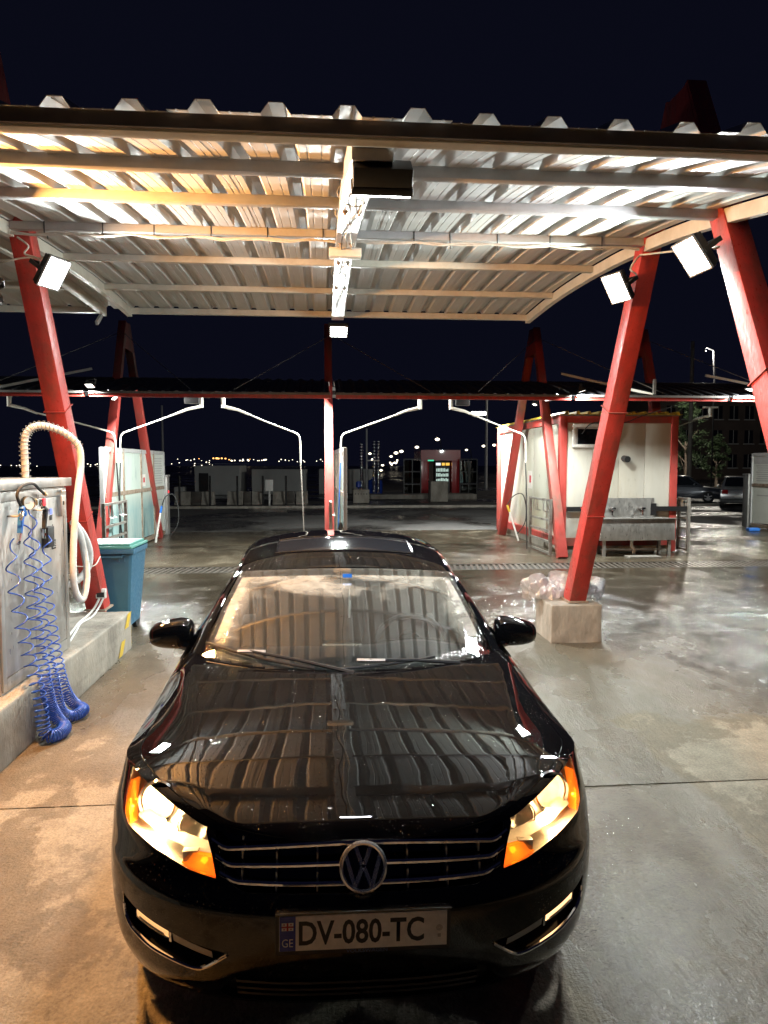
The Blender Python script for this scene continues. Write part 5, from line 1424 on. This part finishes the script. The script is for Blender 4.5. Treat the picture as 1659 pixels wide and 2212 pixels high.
for k, (x, lab) in enumerate(((388, 'dark thin post by the leftmost barrier'), (454, 'dark thin post by the second pale barrier'), (513, 'dark thin post by the guard house corner'), (568, 'dark thin post left of the white sign'), (618, 'dark thin post right of the white sign'))):
    p = at_px(x, 1080, 35.0); o = MB().cyl((p.x, 35.0, -.03), (p.x, 35.0, 1.42), .05, n=10).build('bollard_post', M['black_metal'], None); tag(o, lab, 'post', 'thin posts along the lot')
p = at_px(582, 1080, 34.8); sg = empty('sign_post', (p.x, 34.8, 0), 0, 'small white sign on a white post between the barriers', 'sign')
MB().cyl((0, 0, -.03), (0, 0, .85), .05, n=8).build('post', M['white_plastic'], sg); MB().cbox((0, -.06, .96), (.38, .03, .55)).build('plate', M['white_plastic'], sg, bevel=.01)
# tanks, stacks, block
p = at_px(810.5, 1070, 43); tk = empty('water_tank', (p.x, 43, 0), 0, 'blue plastic water tank in the dark lot beside the steel stacks', 'tank')
MB().lathe([(.43, -.03), (.45, .25), (.43, .28), (.45, .31), (.45, .75), (.43, .78), (.45, .81), (.43, 1.0), (.2, 1.12), (.2, 1.2), (.001, 1.2)], 28).build('shell', M['tank_blue'], tk, smooth=True)
p = at_px(774.5, 1050, 42); tk2 = MB().lathe([(.10, .62), (.16, .66), (.16, .95), (.1, 1.0), (.001, 1.0)], 20, Matrix.Translation((p.x, 42, -.02))).cyl((p.x, 42, -.03), (p.x, 42, .62), .04).build('pump_drum', M['tank_blue'], None, smooth=True); tag(tk2, 'small teal drum on a stem left of the blue tank', 'drum')
for k, (x, yt, lab) in enumerate(((781, 959, 'leftmost shiny spiral steel stack above the blue tank'), (808.5, 953, 'middle shiny spiral steel stack above the blue tank'), (817.5, 953, 'rightmost shiny spiral steel stack above the blue tank'))):
    p = at_px(x, yt, 42); n = 160
    P = [(p.x, 42.1, .3+(p.z-.3)*i/n) for i in range(n+1)]
    o = MB().tube(P, [.085*(1+.06*math.sin(2*math.pi*i/10)) for i in range(n+1)], 12).build('steel_stack', M['chrome'], None, smooth=True, sharp=80); tag(o, lab, 'stack', 'spiral steel stacks')
p = at_px(792, 926, 41.5); o = MB().cyl((p.x, 41.5, -.03), (p.x, 41.5, p.z), .05, n=8).build('pole', M['grey_paint'], None); tag(o, 'thin grey pole between the steel stacks', 'pole')
MB().beam((p.x, 41.5, 2.2), (p.x+.75, 41.5, 2.2), .05, .05).build('cross_arm', M['white_plastic'], o)
o = block_at(763, 798, 1057.6, 36.2, .9, 'concrete_block', M['concrete']); tag(o, 'pale hollow concrete block in front of the blue tank', 'block')
for k in range(5):
    a = at_px(768+k*6, 1067, 36.19); MB().cbox((a.x, 36.2, a.z), (.06, .03, .07)).build('hole', M['black_metal'], o)
o = block_at(930.7, 968, 1040, 37.2, .9, 'planter', M['concrete']); tag(o, 'tall grey concrete planter in front of the red kiosk', 'planter')
o = block_at(800, 1030, 1068.5, 41, 6, 'kiosk_plinth', M['concrete'], None, -.04); tag(o, 'low paved plinth under the red kiosk', 'plinth', kind='structure')
# kiosk
kz = empty('kiosk', (0, 0, 0), 0, 'red kiosk with a lit drinks display and glass side screens', 'kiosk')
block_at(909, 927, 972, 43, 3, 'portal_leg', M['kiosk_red'], kz); block_at(977, 994, 972, 43, 3, 'portal_leg', M['kiosk_red'], kz)
a = at_px(909, 972, 42.97); b = at_px(994, 995, 42.97); MB().box((a.x, 42.9, b.z), (b.x, 46.05, a.z)).build('portal_head', M['kiosk_red'], kz)
a = at_px(928, 995, 43.6); b = at_px(976, 1070, 43.6); MB().box((a.x, 44.4, .02), (b.x, 44.5, a.z)).build('back_wall', M['wall_dark'], kz)
a = at_px(941, 997, 43.4); b = at_px(972, 1042, 43.4)
dsp = MB().box((a.x, 43.5, .2), (b.x, 44.3, a.z)).build('drinks_fridge', M['black_metal'], kz)
M['fridge_glow'] = emis('fridge_glow', (.75, 1.0, .88), .55); M['sign_amber'] = emis('kiosk_sign_amber', (1.0, .55, .08), 1.0); M['sign_white'] = emis('kiosk_sign_white', (.9, .95, 1.0), .9); M['sign_green'] = emis('kiosk_sign_green', (.1, .9, .5), .7)
rk = random.Random(5)
for r_ in range(3):
    for k in range(8):
        x = a.x+.06+k*(b.x-a.x-.12)/8; z = a.z-.62-r_*.30
        MB().box((x, 43.46, z), (x+.06, 43.5, z+rk.uniform(.14, .22))).build('bottle', M['fridge_glow'], dsp)
for x0, x1, m in ((a.x+.03, a.x+.32, 'sign_white'), (a.x+.40, a.x+.58, 'sign_amber'), (a.x+.64, b.x-.03, 'sign_amber')):
    MB().box((x0, 43.44, a.z-.24), (x1, 43.47, a.z-.08)).build('sign_panel', M[m], dsp)
g0 = at_px(924, 994, 42.96); MB().box((g0.x, 42.86, g0.z-.06), (g0.x+.36, 42.89, g0.z+.02)).build('green_sign', M['sign_green'], kz)
for x0, x1 in ((872.6, 909), (994, 1030.6)):
    for c in range(2):
        for r_ in range(3):
            xa = x0+(x1-x0)*c/2; xb = x0+(x1-x0)*(c+1)/2; A = at_px(xa, 993+r_*25.5, 42.5); B = at_px(xb, 993+(r_+1)*25.5, 42.5)
            MB().box((A.x+.03, 42.5, max(B.z, .03)+.03), (B.x-.03, 42.52, A.z-.03)).build('glass_pane', M['side_glass'], kz)
    A = at_px(x0, 992, 42.5); B = at_px(x1, 992, 42.5)
    for k in range(3): xx = A.x+(B.x-A.x)*k/2; MB().box((xx-.03, 42.46, 0), (xx+.03, 42.56, A.z)).build('mullion', M['black_metal'], kz)
    for k in range(4): z = .03+(A.z-.03)*k/3; MB().box((A.x, 42.47, z-.03), (B.x, 42.55, z+.03)).build('transom', M['black_metal'], kz)
# parked cars behind
def small_car(name, loc, rz, L, W, H, m, lab, hatch=False):
    r_ = empty(name, loc, rz, lab, 'car', 'cars parked behind the bays')
    hL = L/2
    lower = [(-hL, .32), (-hL+.02, .62), (-hL+.15, .74), (-hL+1.1, .86), (hL-.75 if not hatch else hL-.2, .92), (hL-.08, .84), (hL, .55), (hL-.05, .30), (hL-.2, .22), (-hL+.2, .2)]
    MB().prism(lower, -W/2, W/2, 'x').build('body', m, r_, bevel=.09)
    top = [(-hL+1.05, .84), (-hL+1.75, H-.04), (-hL+2.2, H), (hL-(1.2 if not hatch else .75), H-.02), (hL-(.55 if not hatch else .12), .90)]
    b = MB(); n = len(top)
    vs = [(-W/2*(.96 if z < .95 else .78), y, z) for y, z in top] + [(W/2*(.96 if z < .95 else .78), y, z) for y, z in top]
    b.add(vs, [tuple(range(n-1, -1, -1)), tuple(range(n, 2*n))]+[(i, (i+1) % n, n+(i+1) % n, n+i) for i in range(n)]).build('cabin', m, r_, bevel=.06)
    for s in (-1, 1):
        q = [(-hL+1.3, .90), (-hL+1.85, H-.10), (hL-(1.35 if not hatch else .9), H-.10), (hL-(.9 if not hatch else .45), .94)]
        vs = [(s*(W/2*(.965 if z < .95 else .80)+.012), y, z) for y, z in q]; MB().add(vs, [(0, 1, 2, 3)]).build('side_window', M['glass_dark'], r_)
        MB().cbox((s*(W/2-.2), hL-.06, .74), (.26, .12, .20)).build('tail_lamp', M['tail_red'], r_, bevel=.03)
        MB().cbox((s*(W/2-.22), -hL+.06, .66), (.34, .10, .14)).build('headlamp', M['glass_dark'], r_, bevel=.03)
        MB().cbox((s*(W/2+.07), -hL+1.5, .95), (.14, .1, .1)).build('mirror', m, r_, bevel=.03)
        for y in (-hL+.82, hL-.82):
            Wt = Matrix.Translation((s*(W/2-.10), y, .30)) @ Matrix.Rotation(R(90)*s, 4, 'Y')
            w = MB().lathe([(.18, -.1), (.29, -.1), (.31, 0), (.29, .11), (.19, .11)], 24, Wt).build('wheel', M['rubber'], r_, smooth=True)
            sp = MB().lathe([(.19, .10), (.18, .07), (.001, .07)], 20, Wt)
            for k in range(5):
                t = 2*math.pi*k/5; sp.beam(Wt @ Vector((.02*math.cos(t), .02*math.sin(t), .10)), Wt @ Vector((.19*math.cos(t), .19*math.sin(t), .10)), .05, .02, Wt.to_3x3() @ Vector((0, 0, 1)))
            sp.build('rim', M['alloy'], w)
    e = .12 if hatch else .55; e1 = .75 if hatch else 1.2
    vs = [(-W/2*.80, hL-e+.0, .97), (W/2*.80, hL-e, .97), (W/2*.70, hL-e1+.10, H-.09), (-W/2*.70, hL-e1+.10, H-.09)]
    vs = [(x, y+.05, z+.03) for x, y, z in vs]; MB().add(vs, [(0, 1, 2, 3)]).build('rear_window', M['glass_dark'], r_)
    vs = [(-W/2*.84, -hL+1.10, .90), (W/2*.84, -hL+1.10, .90), (W/2*.72, -hL+1.70, H-.08), (-W/2*.72, -hL+1.70, H-.08)]
    MB().add([(x, y-.045, z+.03) for x, y, z in vs], [(0, 1, 2, 3)]).build('windscreen', M['glass_dark'], r_)
    MB().cbox((0, hL+.005, .55), (.5, .02, .11)).build('number_plate', M['plate_white'], r_)
    MB().box((-W/2+.05, hL-.03, .36), (W/2-.05, hL+.01, .44)).build('bumper_strip', M['black_plastic'], r_, bevel=.01)
    return r_
M['silver'] = plain('silver_paint', (.42, .42, .43), .28, .6, coat=1); M['dark_paint'] = plain('dark_blue_paint', (.05, .055, .07), .25, .4, coat=1)
small_car('parked_saloon', (19.2, 37.0, -.03), R(62), 4.4, 1.75, 1.42, M['dark_paint'], 'dark saloon car parked far behind the cabin corner')
small_car('parked_hatchback', (19.9, 32.6, -.03), R(150), 4.0, 1.7, 1.45, M['silver'], 'silver hatchback parked tail-on beside the price board', True)
o = MB().lathe([(.001, .05), (.05, .03), (.05, -.03), (.001, -.05)], 10, Matrix.Translation(at_px(1477, 1058, 44))).build('marker_lamp', M['led_red'], None); tag(o, 'tiny red lamp glowing beside the right cabin corner', 'lamp')
MB().cyl(at_px(1477, 1058, 44), (at_px(1477, 1058, 44).x, 44, -.03), .02, n=6).build('stem', M['black_metal'], o)
# apartment block and its neighbour
ap = empty('apartment_building', (44, 92, 0), 0, 'large dim apartment block with rows of dark windows at the right', 'building')
MB().box((0, 0, -.03), (46, 14, 12.2)).build('wall', M['wall_dark'], ap)
MB().box((-.5, -.6, 12.2), (46.5, 14.5, 12.7)).build('roof', M['fascia'], ap)
wm = None
for r_ in range(3):
    for c in range(13):
        if c in (2, 7) and r_ % 2: continue
        if wm is None:
            wm = MB().box((0, -.02, 0), (1.2, .06, 1.75)).build('window', M['glass_dark'], ap); w = wm
            sl_ = MB().box((-.15, -.16, -.16), (1.35, .0, -.02)).build('sill', M['wall_pale'], wm); wf = MB().box((.56, -.06, 0), (.64, -.021, 1.75)).build('window_frame', M['wall_pale'], wm)
        else: w = copy_tree(wm, ap)
        w.location = (1.6+c*2.2, 0, 1.6+r_*3.25)
# tree
def tree(x, y, h, lab, seed):
    r_ = empty('tree', (x, y, -.03), 0, lab, 'tree'); rr = random.Random(seed)
    t = MB().tube([(0, 0, 0), (.05, 0, h*.25), (0, .1, h*.55)], [.16, .12, .06], 8)
    for k in range(7):
        a = rr.uniform(0, 6.28); t.tube([(0, 0, h*(.2+.05*k)), (math.cos(a)*h*.14, math.sin(a)*h*.14, h*(.34+.06*k))], [.06, .02], 6)
    t.build('trunk', M['rust'], r_, smooth=True)
    b = MB(); cl = []
    for k in range(46):
        z = rr.uniform(.18, 1); rad = h*.30*(1-abs(z-.42)*1.15); a = rr.uniform(0, 6.28); d = rad*math.sqrt(rr.random())
        cl.append(Vector((d*math.cos(a), d*math.sin(a), z*h)))
    for c in cl:
        for k in range(70):
            v = Vector((rr.gauss(0, 1), rr.gauss(0, 1), rr.gauss(0, .8))).normalized()*rr.uniform(.1, .62)*h*.11; p = c+v; s_ = rr.uniform(.06, .14)
            u = Vector((rr.gauss(0, 1), rr.gauss(0, 1), rr.gauss(0, 1))).normalized(); w = u.orthogonal().normalized()
            b.add([p-u*s_, p+w*s_*.5, p+u*s_, p-w*s_*.5], [(0, 1, 2, 3)])
    b.build('crown', M['leaf'], r_)
M['leaf'] = mat('leaves', (.045, .075, .03), .6, var=.4, scale=2)
tree(30.5, 58, 7.2, 'tall dark tree in front of the apartment block', 4)
tree(27.3, 57, 5.0, 'lower dark bushy tree left of the tall one', 8)
tree(35.0, 61, 4.6, 'low dark tree behind the price board', 12)
# poles and street lamps
p = at_px(1487, 1080, 48); o = MB().tube([(p.x, 48, -.03), (p.x, 48, 10.5)], [.17, .12], 10).build('utility_pole', M['concrete'], None, smooth=True); tag(o, 'tall concrete utility pole right of the cabin', 'pole')
p = at_px(352, 1000, 50); o = MB().tube([(p.x, 50, -.03), (p.x, 50, 6.0)], [.09, .06], 8).build('utility_pole', M['grey_paint'], None); tag(o, 'thin dark pole rising behind the left glazed screen', 'pole')
p = at_px(1050, 1000, 60); o = MB().tube([(p.x, 60, -.03), (p.x, 60, 9.0)], [.14, .09], 8).build('utility_pole', M['grey_paint'], None); tag(o, 'thin faint mast rising above the red kiosk', 'pole')
def street_lamp(x, y, Y, lab, head=.30, m='lamp_far'):
    p = at_px(x, y, Y); r_ = empty('street_lamp', (p.x, Y, -.03), 0, lab, 'street lamp', 'far street lamps')
    MB().tube([(.9, .3, 0), (.9, .3, p.z*.8), (.7, .2, p.z+.1), (.0, 0, p.z+.28)], .07, 6).build('pole', M['black_metal'], r_)
    MB().lathe([(.001, head*.6), (head*.7, head*.4), (head, 0), (head*.7, -head*.4), (.001, -head*.6)], 14, Matrix.Translation((0, 0, p.z+.03))).build('lamp_head', M[m], r_, smooth=True)
    return r_
for x, y, Y, hd, lab in ((944.7, 949, 160, .55, 'brightest street lamp above the red kiosk'), (900.6, 966, 190, .55, 'street lamp left above the kiosk glass'), (867, 975, 200, .6, 'right one of the paired street lamps left of the kiosk'), (855.5, 978.5, 210, .65, 'left one of the paired street lamps left of the kiosk'), (845, 986, 230, .5, 'lower street lamp left of the paired ones'), (799, 980, 210, .45, 'street lamp between the steel stacks'), (806, 993, 150, .45, 'street lamp low between the steel stacks'), (826.5, 1005, 170, .35, 'street lamp right above the blue tank'), (1044.6, 963.5, 150, .4, 'street lamp left of the cabin corner'), (1067.6, 961.5, 150, .4, 'street lamp touching the cabin corner'), (1007.6, 972, 120, .25, 'small street lamp at the kiosk roof corner'), (823, 1016, 150, .33, 'street lamp low beside the blue tank')):
    street_lamp(x, y, Y, lab, hd)
sl_hi = street_lamp(1525, 758, 52, 'high street lamp shining alone in the sky at the right', .05)
L = bpy.data.lights.new('lamp_light', 'POINT'); L.energy = 2200; L.color = (1, .93, .8); L.shadow_soft_size = .2
lo = bpy.data.objects.new('lamp_light', L); COL.objects.link(lo); lo.parent = sl_hi; lo.location = (0, 0, at_px(1525, 758, 52).z-.25)
rc = random.Random(17)
def far_lights(name, lab, m, items):
    b = MB()
    for x, y, s_ in items:
        p = at_px(x, y, 820); b.cbox(p, (s_, .6, s_*.8))
    o = b.build(name, m, None); tag(o, lab, 'lights', kind='stuff')
far_lights('town_lights', 'scattered amber lights of the distant town on the horizon', M['lamp_amber'], [(461, 990, 1.6), (468, 990, 2.2), (472, 990.5, 1.8), (479, 990, 1.7), (487, 990.5, 1.6), (495, 993, 1.2), (430, 991, .9), (540, 992, .8)])
far_lights('town_lights', 'scattered white lights of the distant town on the horizon', M['lamp_far'], [(rc.uniform(495, 575), 994+rc.uniform(-1.5, 1.5), rc.uniform(.7, 1.5)) for _ in range(16)] + [(rc.uniform(370, 460), rc.uniform(990, 1006), rc.uniform(.5, 1.2)) for _ in range(16)] + [(rc.uniform(600, 700), rc.uniform(992, 998), rc.uniform(.5, 1.2)) for _ in range(12)] + [(rc.uniform(0, 80), rc.uniform(1004, 1008), .7) for _ in range(10)] + [(rc.uniform(170, 218), rc.uniform(1002, 1010), rc.uniform(.6, 1.1)) for _ in range(12)] + [(rc.uniform(840, 862), rc.uniform(993, 1018), 1.6) for _ in range(12)])
